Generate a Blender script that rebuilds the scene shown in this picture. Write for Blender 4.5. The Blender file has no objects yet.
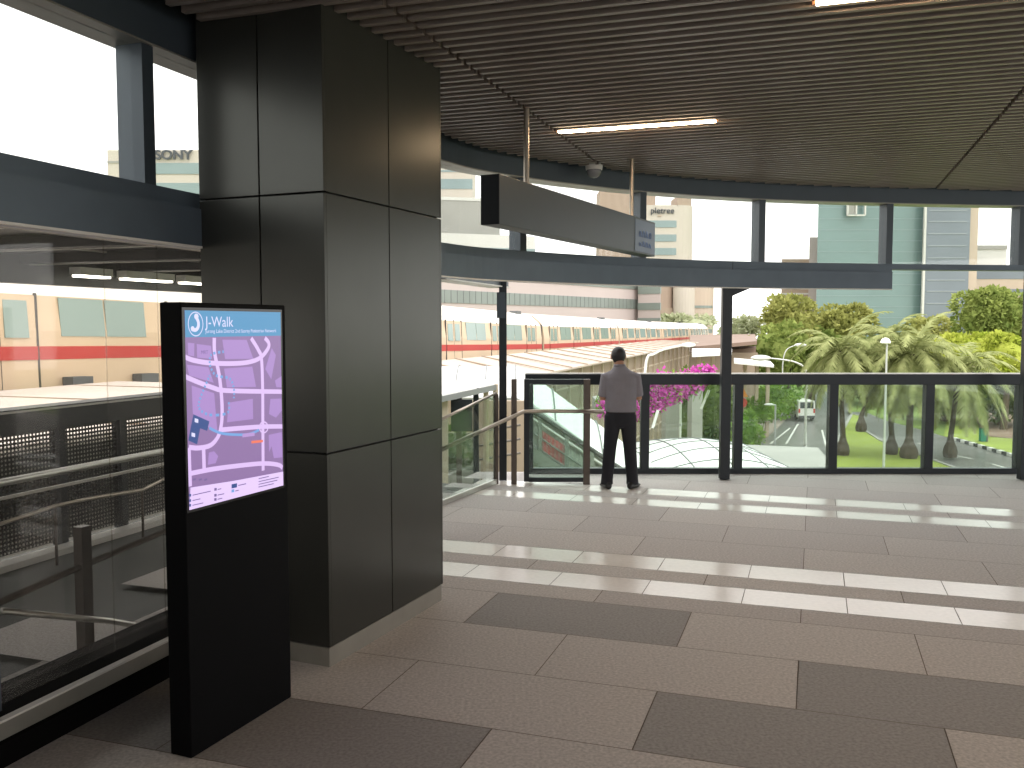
import bpy, bmesh, math, random
import numpy as np
from mathutils import Vector, Matrix
rnd = random.Random(11)
COL = bpy.context.scene.collection
F, TH, H = 900.0, math.atan(59/900), 1.85
CT, ST = math.cos(TH), math.sin(TH)
def ray(px, py):
    x, y, z = (px-512)/F, 1.0, -(py-384)/F
    return Vector((x, y*CT + z*ST, -y*ST + z*CT))
CAM = Vector((0, 0, H))
def at_y(px, py, Y):
    d = ray(px, py); return CAM + d*(Y/d.y)
def at_z(px, py, z):
    d = ray(px, py); return CAM + d*((z-H)/d.z)
A = math.radians(18.6); CA, SA = math.cos(A), math.sin(A)
def W(s, t, z=0.0): return Vector((s*SA + t*CA, s*CA - t*SA, z))
def st(p): return (p.x*SA + p.y*CA, p.x*CA - p.y*SA)
def on_t(px, py, t):
    d = ray(px, py); k = t/(d.x*CA - d.y*SA); return CAM + d*k

# ---------------------------------------------------------------- materials
def lin(c):
    return tuple((v/255/12.92 if v/255 <= .04045 else ((v/255+.055)/1.055)**2.4) for v in c)
MATS = {}
def mat(name, col, rough=.6, metal=0., var=.0, scale=6., spec=.5, emit=0., bump=0., stretch=None, ecol=None):
    m = bpy.data.materials.new(name); m.use_nodes = True; MATS[name] = m
    nt = m.node_tree; b = nt.nodes['Principled BSDF']; c = lin(col)
    b.inputs['Roughness'].default_value = rough; b.inputs['Metallic'].default_value = metal
    b.inputs['Specular IOR Level'].default_value = spec
    b.inputs['Base Color'].default_value = (*c, 1)
    tc = nt.nodes.new('ShaderNodeTexCoord'); nz = nt.nodes.new('ShaderNodeTexNoise')
    mp = nt.nodes.new('ShaderNodeMapping')
    if stretch: mp.inputs['Scale'].default_value = stretch
    nt.links.new(tc.outputs['Object'], mp.inputs['Vector']); nt.links.new(mp.outputs['Vector'], nz.inputs['Vector'])
    nz.inputs['Scale'].default_value = scale; nz.inputs['Detail'].default_value = 4
    if var > 0:
        r = nt.nodes.new('ShaderNodeValToRGB')
        r.color_ramp.elements[0].position = .3; r.color_ramp.elements[1].position = .7
        r.color_ramp.elements[0].color = (*[v*(1-var) for v in c], 1)
        r.color_ramp.elements[1].color = (*[min(1, v*(1+var)) for v in c], 1)
        nt.links.new(nz.outputs['Fac'], r.inputs['Fac']); nt.links.new(r.outputs['Color'], b.inputs['Base Color'])
    if bump > 0:
        bp = nt.nodes.new('ShaderNodeBump'); bp.inputs['Strength'].default_value = bump; bp.inputs['Distance'].default_value = .01
        nt.links.new(nz.outputs['Fac'], bp.inputs['Height']); nt.links.new(bp.outputs['Normal'], b.inputs['Normal'])
    if emit > 0:
        b.inputs['Emission Color'].default_value = (*lin(ecol or col), 1); b.inputs['Emission Strength'].default_value = emit
    return m
def leafmat(name, c1, c2, scale=.5, trans=.25):
    m = bpy.data.materials.new(name); m.use_nodes = True; MATS[name] = m
    nt = m.node_tree; nt.nodes.remove(nt.nodes['Principled BSDF']); out = nt.nodes['Material Output']
    tc = nt.nodes.new('ShaderNodeTexCoord'); nz = nt.nodes.new('ShaderNodeTexNoise'); nz.inputs['Scale'].default_value = scale
    nz.inputs['Detail'].default_value = 5
    r = nt.nodes.new('ShaderNodeValToRGB'); r.color_ramp.elements[0].position = .35; r.color_ramp.elements[1].position = .65
    r.color_ramp.elements[0].color = (*lin(c1), 1); r.color_ramp.elements[1].color = (*lin(c2), 1)
    d = nt.nodes.new('ShaderNodeBsdfDiffuse'); t = nt.nodes.new('ShaderNodeBsdfTranslucent'); mx = nt.nodes.new('ShaderNodeMixShader')
    mx.inputs['Fac'].default_value = trans
    nt.links.new(tc.outputs['Object'], nz.inputs['Vector']); nt.links.new(nz.outputs['Fac'], r.inputs['Fac'])
    nt.links.new(r.outputs['Color'], d.inputs['Color']); nt.links.new(r.outputs['Color'], t.inputs['Color'])
    nt.links.new(d.outputs[0], mx.inputs[1]); nt.links.new(t.outputs[0], mx.inputs[2]); nt.links.new(mx.outputs[0], out.inputs['Surface'])
    return m
def glassmat(name, tint, haze=.03, gloss=1.0, hazecol=(200, 205, 205), specks=0.):
    m = bpy.data.materials.new(name); m.use_nodes = True; MATS[name] = m
    nt = m.node_tree; nt.nodes.remove(nt.nodes['Principled BSDF']); out = nt.nodes['Material Output']
    tr = nt.nodes.new('ShaderNodeBsdfTransparent'); tr.inputs['Color'].default_value = (*lin(tint), 1)
    gl = nt.nodes.new('ShaderNodeBsdfGlossy'); gl.inputs['Roughness'].default_value = .02
    fr = nt.nodes.new('ShaderNodeFresnel')
    ge = nt.nodes.new('ShaderNodeNewGeometry'); mri = nt.nodes.new('ShaderNodeMapRange'); mri.inputs['To Min'].default_value = 1.45; mri.inputs['To Max'].default_value = 1/1.45
    nt.links.new(ge.outputs['Backfacing'], mri.inputs['Value']); nt.links.new(mri.outputs[0], fr.inputs['IOR'])
    mg = nt.nodes.new('ShaderNodeMath'); mg.operation = 'MULTIPLY'; mg.inputs[1].default_value = gloss
    m1 = nt.nodes.new('ShaderNodeMixShader'); m2 = nt.nodes.new('ShaderNodeMixShader')
    df = nt.nodes.new('ShaderNodeBsdfDiffuse'); df.inputs['Color'].default_value = (*lin(hazecol), 1)
    tl = nt.nodes.new('ShaderNodeBsdfTranslucent'); tl.inputs['Color'].default_value = (*lin(hazecol), 1)
    m3 = nt.nodes.new('ShaderNodeMixShader'); m3.inputs['Fac'].default_value = .5
    nt.links.new(df.outputs[0], m3.inputs[1]); nt.links.new(tl.outputs[0], m3.inputs[2])
    nt.links.new(fr.outputs[0], mg.inputs[0]); nt.links.new(mg.outputs[0], m1.inputs['Fac'])
    nt.links.new(tr.outputs[0], m1.inputs[1]); nt.links.new(gl.outputs[0], m1.inputs[2])
    tc = nt.nodes.new('ShaderNodeTexCoord'); nz = nt.nodes.new('ShaderNodeTexNoise'); nz.inputs['Scale'].default_value = 1.5
    nz.inputs['Detail'].default_value = 8
    mr = nt.nodes.new('ShaderNodeMapRange'); mr.inputs['From Min'].default_value = .3; mr.inputs['From Max'].default_value = .7
    mr.inputs['To Min'].default_value = haze*.4; mr.inputs['To Max'].default_value = haze*1.6
    nt.links.new(tc.outputs['Object'], nz.inputs['Vector']); nt.links.new(nz.outputs['Fac'], mr.inputs['Value'])
    last = mr.outputs[0]
    if specks > 0:
        n2 = nt.nodes.new('ShaderNodeTexVoronoi'); n2.inputs['Scale'].default_value = 38
        nt.links.new(tc.outputs['Object'], n2.inputs['Vector'])
        lt = nt.nodes.new('ShaderNodeMath'); lt.operation = 'LESS_THAN'; lt.inputs[1].default_value = .2
        nt.links.new(n2.outputs['Distance'], lt.inputs[0])
        ml = nt.nodes.new('ShaderNodeMath'); ml.operation = 'MULTIPLY_ADD'; ml.inputs[1].default_value = specks
        nt.links.new(lt.outputs[0], ml.inputs[0]); nt.links.new(last, ml.inputs[2]); last = ml.outputs[0]
    nt.links.new(last, m2.inputs['Fac'])
    nt.links.new(m1.outputs[0], m2.inputs[1]); nt.links.new(m3.outputs[0], m2.inputs[2]); nt.links.new(m2.outputs[0], out.inputs['Surface'])
    return m
def perfmat(name, col, cell=.035, hole=.32):
    m = mat(name, col, .55, .3)
    nt = m.node_tree; b = nt.nodes['Principled BSDF']; out = nt.nodes['Material Output']
    uv = nt.nodes.new('ShaderNodeUVMap')
    vm = nt.nodes.new('ShaderNodeVectorMath'); vm.operation = 'SCALE'; vm.inputs['Scale'].default_value = 1/cell
    fr = nt.nodes.new('ShaderNodeVectorMath'); fr.operation = 'FRACTION'
    sb = nt.nodes.new('ShaderNodeVectorMath'); sb.operation = 'SUBTRACT'; sb.inputs[1].default_value = (.5, .5, 0)
    ln = nt.nodes.new('ShaderNodeVectorMath'); ln.operation = 'LENGTH'
    lt = nt.nodes.new('ShaderNodeMath'); lt.operation = 'LESS_THAN'; lt.inputs[1].default_value = hole
    tr = nt.nodes.new('ShaderNodeBsdfTransparent'); mx = nt.nodes.new('ShaderNodeMixShader')
    nt.links.new(uv.outputs[0], vm.inputs[0]); nt.links.new(vm.outputs[0], fr.inputs[0]); nt.links.new(fr.outputs[0], sb.inputs[0])
    nt.links.new(sb.outputs[0], ln.inputs[0]); nt.links.new(ln.outputs['Value'], lt.inputs[0]); nt.links.new(lt.outputs[0], mx.inputs['Fac'])
    nt.links.new(b.outputs[0], mx.inputs[1]); nt.links.new(tr.outputs[0], mx.inputs[2]); nt.links.new(mx.outputs[0], out.inputs['Surface'])
    return m

M = MATS
mat('dark_slat', (134, 123, 116), .42, .2, .08, 3)
mat('void_black', (7, 6, 6), .9, spec=.1)
mat('frame_blue_grey', (86, 97, 108), .45, .3, .06, 4)
mat('frame_dark', (64, 72, 80), .42, .3, .06, 4)
mat('post_dark', (36, 41, 46), .4, .4, .06, 5)
mat('column_panel', (62, 62, 58), .29, .5, .06, 3)
mat('column_gap', (8, 8, 8), .8)
mat('skirt_grey', (150, 146, 138), .4, .5, .08, 6)
mat('granite_light', (202, 195, 192), .72, 0, .2, 60, bump=.05, spec=.35)
mat('granite_mid', (195, 188, 186), .72, 0, .2, 60, bump=.05, spec=.35)
mat('granite_dark', (160, 155, 153), .7, 0, .2, 60, bump=.05, spec=.35)
mat('polished_strip', (244, 236, 230), .2, 0, .04, 30)
mat('grout', (120, 108, 98), .8)
mat('kiosk_black', (6, 6, 8), .6, 0, .1, 3, spec=.08)
mat('bezel', (8, 8, 12), .15)
mat('aluminium', (190, 188, 182), .35, .8, .06, 10)
mat('steel', (168, 158, 146), .32, .9, .08, 10)
mat('steel_dark', (92, 84, 78), .4, .8, .08, 10)
mat('back_wall', (84, 80, 76), .7, 0, .08, 2)
mat('lamp_warm', (255, 205, 140), .5, emit=26., ecol=(255, 220, 176))
mat('lamp_housing', (120, 80, 50), .5)
mat('lamp_cool', (255, 250, 240), .5, emit=5.)
mat('sign_grey', (60, 64, 70), .45, .3, .05, 3)
mat('sign_end', (30, 33, 38), .5, .2)
mat('sign_blue', (70, 84, 106), .4, .2)
mat('sign_text', (120, 140, 180), .5, emit=.03)
mat('white_plastic', (190, 190, 188), .4)
mat('dome_dark', (120, 122, 126), .1)
glassmat('glass_clear', (250, 252, 251), .012)
glassmat('glass_left', (244, 243, 240), .04, .7, hazecol=(225, 220, 215))
glassmat('glass_left_low', (205, 212, 205), .02)
glassmat('glass_green', (236, 244, 240), .03, hazecol=(190, 205, 200), specks=.08)
glassmat('glass_wet', (226, 232, 228), .05, hazecol=(170, 175, 170), specks=.25)
mat('parapet_dark', (38, 40, 42), .5, .2, .06, 4)
perfmat('perforated', (48, 46, 44), .035, .26)
mat('walk_floor', (40, 44, 38), .5, 0, .2, 3)
mat('white_metal', (232, 230, 226), .5, 0, .06, 2)
mat('line_white', (214, 210, 204), .45)

# ---------------------------------------------------------------- mesh building
ORG = {}
class MB:
    def __init__(s): s.v, s.f, s.m, s.uv = [], [], [], {}
    def add(s, vs, fs, mi=0):
        o = len(s.v); s.v += [Vector(p) for p in vs]
        for f in fs: s.f.append([i+o for i in f]); s.m.append(mi)
    def quad(s, a, b, c, d, mi=0): s.add([a, b, c, d], [(0, 1, 2, 3)], mi)
    def poly(s, pts, mi=0): s.add(pts, [tuple(range(len(pts)))], mi)
    def hexa(s, b, t, mi=0):
        s.add(list(b)+list(t), [(3, 2, 1, 0), (4, 5, 6, 7), (0, 1, 5, 4), (1, 2, 6, 5), (2, 3, 7, 6), (3, 0, 4, 7)], mi)
    def box(s, c, size, rz=0., mi=0):
        c = Vector(c); x, y, z = [k/2 for k in size]; cr, sr = math.cos(rz), math.sin(rz)
        def P(a, b, d): return c + Vector((a*cr-b*sr, a*sr+b*cr, d))
        s.hexa([P(-x,-y,-z), P(x,-y,-z), P(x,y,-z), P(-x,y,-z)], [P(-x,-y,z), P(x,-y,z), P(x,y,z), P(-x,y,z)], mi)
    def stbox(s, s0, s1, t0, t1, z0, z1, mi=0):   # box in the building's own axes
        s.hexa([W(s0,t0,z0), W(s0,t1,z0), W(s1,t1,z0), W(s1,t0,z0)], [W(s0,t0,z1), W(s0,t1,z1), W(s1,t1,z1), W(s1,t0,z1)], mi)
    def prism(s, pts, z0, z1, mi=0):              # pts: xy outline, counter-clockwise
        n = len(pts)
        s.add([(p[0], p[1], z0) for p in pts]+[(p[0], p[1], z1) for p in pts],
              [tuple(range(n))[::-1], tuple(range(n, 2*n))]+[(i, (i+1) % n, n+(i+1) % n, n+i) for i in range(n)], mi)
    def extr(s, pts, d, mi=0):                    # planar polygon pts pushed along d
        n = len(pts); d = Vector(d); pts = [Vector(p) for p in pts]
        s.add(pts+[p+d for p in pts], [tuple(range(n))[::-1], tuple(range(n, 2*n))]+[(i, (i+1) % n, n+(i+1) % n, n+i) for i in range(n)], mi)
    def tube(s, pts, r, n=8, mi=0, caps=True):
        pts = [Vector(p) for p in pts]; rs = r if isinstance(r, (list, tuple)) else [r]*len(pts)
        prev = None; rings = []
        for i, p in enumerate(pts):
            d = (pts[min(i+1, len(pts)-1)]-pts[max(i-1, 0)]).normalized()
            if prev is None:
                a = d.orthogonal().normalized()
            else:
                a = (prev-d*prev.dot(d)).normalized()
            prev = a; b = d.cross(a)
            rings.append([p+(a*math.cos(2*math.pi*k/n)+b*math.sin(2*math.pi*k/n))*rs[i] for k in range(n)])
        vs = [q for rg in rings for q in rg]; fs = []
        for i in range(len(pts)-1):
            for k in range(n):
                fs.append((i*n+k, i*n+(k+1) % n, (i+1)*n+(k+1) % n, (i+1)*n+k))
        if caps: fs.append(tuple(range(n))[::-1]); fs.append(tuple((len(pts)-1)*n+k for k in range(n)))
        s.add(vs, fs, mi)
    def rings(s, rings, mi=0, caps=True):
        n = len(rings[0]); vs = [q for rg in rings for q in rg]; fs = []
        for i in range(len(rings)-1):
            for k in range(n):
                fs.append((i*n+k, i*n+(k+1) % n, (i+1)*n+(k+1) % n, (i+1)*n+k))
        if caps: fs.append(tuple(range(n))[::-1]); fs.append(tuple((len(rings)-1)*n+k for k in range(n)))
        s.add(vs, fs, mi)
    def bar(s, p, q, w, h, mi=0, up=(0, 0, 1)):   # square bar from p to q
        p, q = Vector(p), Vector(q); d = (q-p).normalized(); x = d.cross(Vector(up)).normalized()*w/2; y = x.cross(d).normalized()*h/2
        s.hexa([p-x-y, p+x-y, p+x+y, p-x+y], [q-x-y, q+x-y, q+x+y, q-x+y], mi)
    def ell(s, c, r, nu=14, nv=9, mi=0, tilt=None):
        c = Vector(c); R = tilt or Matrix.Identity(3); rs = []
        for j in range(nv+1):
            th = math.pi*(j/nv); th = min(max(th, .06), math.pi-.06)
            rs.append([c+R@Vector((r[0]*math.sin(th)*math.cos(2*math.pi*k/nu), r[1]*math.sin(th)*math.sin(2*math.pi*k/nu), -r[2]*math.cos(th))) for k in range(nu)])
        s.rings(rs, mi)
    def lathe(s, c, prof, n=16, mi=0):
        c = Vector(c)
        s.rings([[c+Vector((r*math.cos(2*math.pi*k/n), r*math.sin(2*math.pi*k/n), z)) for k in range(n)] for r, z in prof], mi)
    def build(s, name, mats, parent=None, origin=None, smooth=False, bevel=0., uvfun=None):
        if not isinstance(mats, (list, tuple)): mats = [mats]
        if parent is not None: org = ORG[parent.name]
        elif origin is not None: org = Vector(origin)
        else:
            lo = [min(p[i] for p in s.v) for i in range(3)]; hi = [max(p[i] for p in s.v) for i in range(3)]
            org = Vector(((lo[0]+hi[0])/2, (lo[1]+hi[1])/2, lo[2]))
        me = bpy.data.meshes.new(name); me.from_pydata([p-org for p in s.v], [], s.f)
        for m in mats: me.materials.append(MATS[m] if isinstance(m, str) else m)
        for p, mi in zip(me.polygons, s.m): p.material_index = mi; p.use_smooth = smooth
        if uvfun:
            ul = me.uv_layers.new(name='UVMap')
            for lp in me.loops: ul.data[lp.index].uv = uvfun(me.vertices[lp.vertex_index].co+org)
        me.update()
        o = bpy.data.objects.new(name, me); COL.objects.link(o)
        if parent is not None: o.parent = parent; ORG[o.name] = org
        else: o.location = org; ORG[o.name] = org
        if bevel:
            b = o.modifiers.new('bevel', 'BEVEL'); b.width = bevel; b.segments = 2; b.limit_method = 'ANGLE'
        return o
def tag(o, label=None, cat=None, group=None, kind=None):
    if label: o['label'] = label
    if cat: o['category'] = cat
    if group: o['group'] = group
    if kind: o['kind'] = kind
    return o
def thing(name, label, cat, loc=(0, 0, 0), group=None, rz=0.):
    o = bpy.data.objects.new(name, None); o.empty_display_size = .2; COL.objects.link(o); o.location = loc
    ORG[o.name] = Vector(loc); o.rotation_euler.z = rz
    return tag(o, label, cat, group)
def thing0(name, label, cat, group=None):          # prototype built round the world origin
    return thing(name, label, cat, (0, 0, 0), group)
def copy_tree(o, parent=None):
    c = o.copy(); COL.objects.link(c); ORG[c.name] = ORG.get(o.name, Vector())
    if parent is not None: c.parent = parent
    for ch in list(o.children): copy_tree(ch, c)
    return c
def struct(o): o['kind'] = 'structure'; return o
def text_mesh(mb, body, size, place, mi=0, align='LEFT', bold=0.):
    """letters laid out with place(x, y) -> Vector"""
    cu = bpy.data.curves.new('t', 'FONT'); cu.body = body; cu.size = size; cu.align_x = align; cu.offset = bold
    ob = bpy.data.objects.new('t', cu); COL.objects.link(ob)
    bpy.context.view_layer.update()
    me = bpy.data.meshes.new_from_object(ob.evaluated_get(bpy.context.evaluated_depsgraph_get()))
    mb.add([place(v.co.x, v.co.y) for v in me.vertices], [tuple(p.vertices) for p in me.polygons], mi)
    bpy.data.objects.remove(ob); bpy.data.curves.remove(cu); bpy.data.meshes.remove(me)
def ribbon(mb, pts, w, mi=0):
    pts = [Vector(p) for p in pts]; L, Rr = [], []
    for i, p in enumerate(pts):
        d = (pts[min(i+1, len(pts)-1)]-pts[max(i-1, 0)]); n = Vector((-d.y, d.x, 0)).normalized()*w/2
        L.append(p+n); Rr.append(p-n)
    for i in range(len(pts)-1): mb.quad(Rr[i], Rr[i+1], L[i+1], L[i], mi)
def smooth_path(pts, n=6):
    pts = [Vector(p) for p in pts]; out = []
    for i in range(len(pts)-1):
        p0, p1, p2, p3 = pts[max(i-1, 0)], pts[i], pts[i+1], pts[min(i+2, len(pts)-1)]
        for k in range(n):
            t = k/n
            out.append(.5*((2*p1)+(p2-p0)*t+(2*p0-5*p1+4*p2-p3)*t*t+(3*p1-p0-3*p2+p3)*t**3))
    out.append(pts[-1]); return out

# ================================================================ THE HALL
ZB, ZT, ZC = 2.60, 3.33, 3.5
TW = -3.32                                        # left wall line
ctrl = [W(-6, TW), W(-2, TW), W(1.5, TW), W(4.5, TW)]
for px, py in ((440, 241), (527, 250.5), (643, 257.5), (763, 261.5), (889, 263.5), (1022, 264.8)):
    p = at_z(px, py, ZB); ctrl.append(Vector((p.x, p.y, 0)))
e = ctrl[-1]; ctrl += [Vector((e.x+2, e.y+.15, 0)), Vector((e.x+5, e.y+.1, 0))]
CURVE = smooth_path(ctrl, 10)
def curve_at_px(px):
    for i in range(len(CURVE)-1):
        a, b = CURVE[i], CURVE[i+1]
        if a.y <= .5: continue
        ra, rb = a.x/a.y, b.x/b.y; r = (px-512)/F
        if ra <= r <= rb: return i+(r-ra)/(rb-ra)
    return len(CURVE)-1.
def cpt(u):
    i = min(int(u), len(CURVE)-2); return CURVE[i].lerp(CURVE[i+1], u-i)
def ctan(u):
    i = min(int(u), len(CURVE)-2); a = max(i-1, 0); b = min(i+2, len(CURVE)-1); return (CURVE[b]-CURVE[a]).normalized()
def cnor(u): d = ctan(u); return Vector((-d.y, d.x, 0))     # outward
def crange(u0, u1):
    us = [u0]+[float(i) for i in range(int(u0)+1, int(math.ceil(u1)))]+[u1]; return us
def sweep(mb, u0, u1, prof, mi=0):
    """prof: (outward offset, z) outline"""
    rg = []
    for u in crange(u0, u1):
        p, n = cpt(u), cnor(u); rg.append([Vector((p.x+n.x*o, p.y+n.y*o, z)) for o, z in prof])
    mb.rings(rg, mi)
U_END = len(CURVE)-1.001
u_fend = curve_at_px(887.5)

# floor : individual granite slabs
floor_mb = MB()
rows = [(-6.0+.65*i, 'g') for i in range(15)]
bounds = [5.778-.6655*k for k in range(18, -1, -1)]  # ... up to 5.87
rowlist = [(bounds[i], bounds[i+1], 'g') for i in range(len(bounds)-1)]
rowlist += [(5.778, 6.06, 'g'), (6.06, 6.42, 'p'), (6.42, 6.70, 'g'), (6.70, 7.08, 'p'), (7.08, 7.75, 'g'), (7.75, 8.42, 'g'), (8.42, 9.10, 'g'),
            (9.10, 9.44, 'p'), (9.44, 9.71, 'g'), (9.71, 10.08, 'p')]
s_ = 10.08
while s_ < 16.5: rowlist.append((s_, s_+.65, 'g')); s_ += .65
known = {(5.22, 0): None}
G = .0028
rr = random.Random(5)
for idx, (s0, s1, kind) in enumerate(rowlist):
    mid = (s0+s1)/2; L = 1.32 if kind == 'g' else .665
    off = -.05 if round((5.778-s0)/.6655) % 2 == 0 else -.72
    if kind == 'p': off = -.43
    k0 = int((-3.6-off)/L)-2
    for k in range(k0, k0+int(17/L)):
        t0, t1 = off+k*L, off+(k+1)*L
        if t1 < -3.75: continue
        if kind == 'p': mi = 3
        else:
            mi = rr.choice((0, 0, 1)) if mid > 5.9 else rr.choice((0, 0, 1, 2))
            c = (t0+t1)/2
            if 5.11 < mid < 5.778: mi = 2 if -2.2 < c < -.75 else 0
            elif 4.45 < mid < 5.11: mi = 2 if -.1 < c < 1.3 else 0
            elif 3.78 < mid < 4.45: mi = 2 if -.8 < c < .6 else 0
            elif 3.1 < mid < 3.78: mi = 2 if c < -1.3 else 0
        floor_mb.quad(W(s0+G, t0+G), W(s0+G, t1-G), W(s1-G, t1-G), W(s1-G, t0+G), mi)
floor_mb.quad(W(-6.5, -3.75, -.006), W(-6.5, 13, -.006), W(17, 13, -.006), W(17, -3.75, -.006), 4)
floor_mb.stbox(-6.5, 17, -3.75, 13, -.45, -.012, 4)
fl = floor_mb.build('floor', ['granite_light', 'granite_mid', 'granite_dark', 'polished_strip', 'grout'], origin=(0, 0, 0))
bm = bmesh.new(); bm.from_mesh(fl.data)
YR = 11.15                                        # balustrade line
for co, no in (((0, YR+.12, 0), (0, 1, 0)),):
    bmesh.ops.bisect_plane(bm, geom=bm.verts[:]+bm.edges[:]+bm.faces[:], plane_co=co, plane_no=no, clear_outer=True)
bm.to_mesh(fl.data); bm.free(); struct(fl)

# ceiling : dark baffles below a black void
cm = MB()
def t_in(s):                                       # where the curved head beam cuts a baffle
    for i in range(len(CURVE)-1):
        (sa, ta), (sb, tb) = st(CURVE[i]), st(CURVE[i+1])
        if sa <= s <= sb and sb > sa: return ta+(tb-ta)*(s-sa)/(sb-sa)
    return None
seams = [-2.14+3.49*k for k in range(0, 5)]
s_ = -5.8
while s_ < 15:
    t0 = t_in(s_)
    if t0 is not None:
        t0 += .10; edges = [t0]+[q for q in seams if q > t0]+[13.]
        for a, b in zip(edges[:-1], edges[1:]):
            if b-a > .1: cm.stbox(s_-.019, s_+.019, a+.014, b-.014, ZC, ZC+.10)
    s_ += .122
void = [CURVE[i]+cnor(float(i))*.2 for i in range(len(CURVE)-1)]
T_R = 9.6
void = [p for p in void if st(p)[1] < T_R]
void_poly = [(p.x, p.y) for p in void][::-1]
e_ = st(void[-1])[0]; sN = st(void[0])[0]
void_poly = void_poly + [tuple(W(sN, T_R)[:2]), tuple(W(e_, T_R)[:2])]
cm.prism(void_poly, ZC+.26, ZC+.4, 1)
for q in seams:
    s_hi = -6
    while t_in(s_hi+.05) is not None and t_in(s_hi+.05) < q-.1: s_hi += .05
    s_lo = -6.2
    s_top = max([s for s in [k_*.05 for k_ in range(-100, 320)] if t_in(s) is not None and t_in(s) < q-.05] or [0])
    cm.stbox(s_lo, s_top, q-.02, q+.02, ZC+.11, ZC+.16, 1)
struct(cm.build('ceiling', ['dark_slat', 'void_black'], origin=(0, 0, 0)))

# head beam, fascia, transom
h = MB(); sweep(h, 0, U_END, [(.03, ZT+.01), (.03, ZC+.42), (.27, ZC+.42), (.27, ZT+.01)])
struct(h.build('trim_1', 'frame_dark', origin=(0, 0, 0)))
h = MB(); sweep(h, 0, U_END, [(.035, ZT), (.035, ZT+.009), (.265, ZT+.009), (.265, ZT)])
struct(h.build('trim_2', 'skirt_grey', origin=(0, 0, 0)))  # lit underside of the head beam, painted as a paler plate
h = MB()
sweep(h, 0, curve_at_px(892), [(.05, 2.495), (.05, ZB), (.22, ZB), (.22, 2.495)])
sweep(h, 0, u_fend, [(-.06, 2.29), (-.06, 2.495), (.2, 2.495), (.2, 2.29)])
sweep(h, u_fend, U_END, [(.05, 2.53), (.05, ZB), (.2, ZB), (.2, 2.53)])
fa = struct(h.build('trim_3', 'frame_blue_grey', origin=(0, 0, 0)))
h = MB(); sweep(h, 0, u_fend, [(-.063, 2.277), (-.063, 2.289), (-.04, 2.289), (-.04, 2.277)])
struct(h.build('trim_4', 'line_white', origin=(0, 0, 0)))

# clerestory windows : one pane and one mullion per bay
us = [0., curve_at_px(-420), curve_at_px(163)]+[curve_at_px(x) for x in (330, 527, 645, 762.5, 889, 1021)]+[U_END]
for i in range(len(us)-1):
    g = MB(); sweep(g, us[i], us[i+1], [(.12, ZB), (.12, ZT), (.132, ZT), (.132, ZB)])
    w_ = struct(g.build('window_%d' % (i+1), 'glass_clear'))
    if i > 0:
        u = us[i]; p, n, d = cpt(u), cnor(u), ctan(u); mm = MB()
        c = p+n*.11; rz = math.atan2(d.y, d.x)
        mm.box((c.x+n.x*.03, c.y+n.y*.03, (ZB+ZT)/2), (.085, .17, ZT-ZB), rz)
        mm.build('mullion', 'frame_dark', w_)

# left wall: tall glazing on a kerb
def SU(s): # curve parameter of a spot on the straight left wall
    for i in range(len(CURVE)-1):
        if st(CURVE[i])[0] <= s <= st(CURVE[i+1])[0]:
            a, b = st(CURVE[i])[0], st(CURVE[i+1])[0]; return i+(s-a)/(b-a)
S_GEND = 7.2
k = MB()
k.stbox(-5.9, S_GEND, TW-.22, TW+.14, 0, .105, 0)
k.stbox(-5.9, S_GEND, TW-.18, TW+.11, .105, .178, 1)
k.stbox(-5.9, S_GEND, TW-.24, TW+.085, .178, .186, 0)
k.stbox(-5.9, S_GEND, TW+.075, TW+.112, .178, .188, 2)
struct(k.build('wall_left', ['void_black', 'skirt_grey', 'line_white'], origin=(0, 0, 0)))
jo = [-5.9, -1.2, 2.86, 3.62, 4.0, S_GEND]
for i in range(len(jo)-1):
    g = MB(); g.stbox(jo[i]+.0012, jo[i+1]-.0012, TW-.045, TW-.033, .18, 2.275)
    w_ = struct(g.build('window_%d' % (20+i), 'glass_left'))
    if i in (1, 2):
        mm = MB(); mm.stbox(jo[i]-.05, jo[i]+.03, TW-.14, TW+.02, .18, 2.275) if i != 4 else mm.stbox(jo[i]-.006, jo[i]+.006, TW-.05, TW-.03, .18, 2.275)
        mm.build('mullion', 'frame_dark' if i != 4 else 'skirt_grey', w_)
b = MB(); b.stbox(-6.2, -6.0, -3.6, 2.5, 0, 3.9); struct(b.build('wall_back', 'back_wall'))

# ---------------------------------------------------------------- clad column
CB = math.radians(23.3)
cu_, cv_ = Vector((math.sin(CB), math.cos(CB), 0)), Vector((-math.cos(CB), math.sin(CB), 0))
c0 = at_z(330, 668, 0); c0.z = 0
cw = .83; cl = (at_z(443.5, 600, 0)-c0).length
col = thing('clad_column', 'wide dark metal clad column standing from floor to ceiling beside the information totem', 'column', c0)
def colbox(mb, a0, a1, b0, b1, z0, z1, mi=0):
    P = lambda a, b, z: c0+cu_*a+cv_*b+Vector((0, 0, z))
    mb.hexa([P(a0,b0,z0), P(a1,b0,z0), P(a1,b1,z0), P(a0,b1,z0)], [P(a0,b0,z1), P(a1,b0,z1), P(a1,b1,z1), P(a0,b1,z1)], mi)
ins = .022
mb = MB(); colbox(mb, ins, cl-ins, ins, cw-ins, .1, 3.72); mb.build('core', 'column_gap', col)
mb = MB(); colbox(mb, .008, cl-.008, .008, cw-.008, 0, .105); mb.build('skirting', 'skirt_grey', col)
zj = [.108, 1.165, 2.545, 3.70]
g2 = .0045
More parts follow.
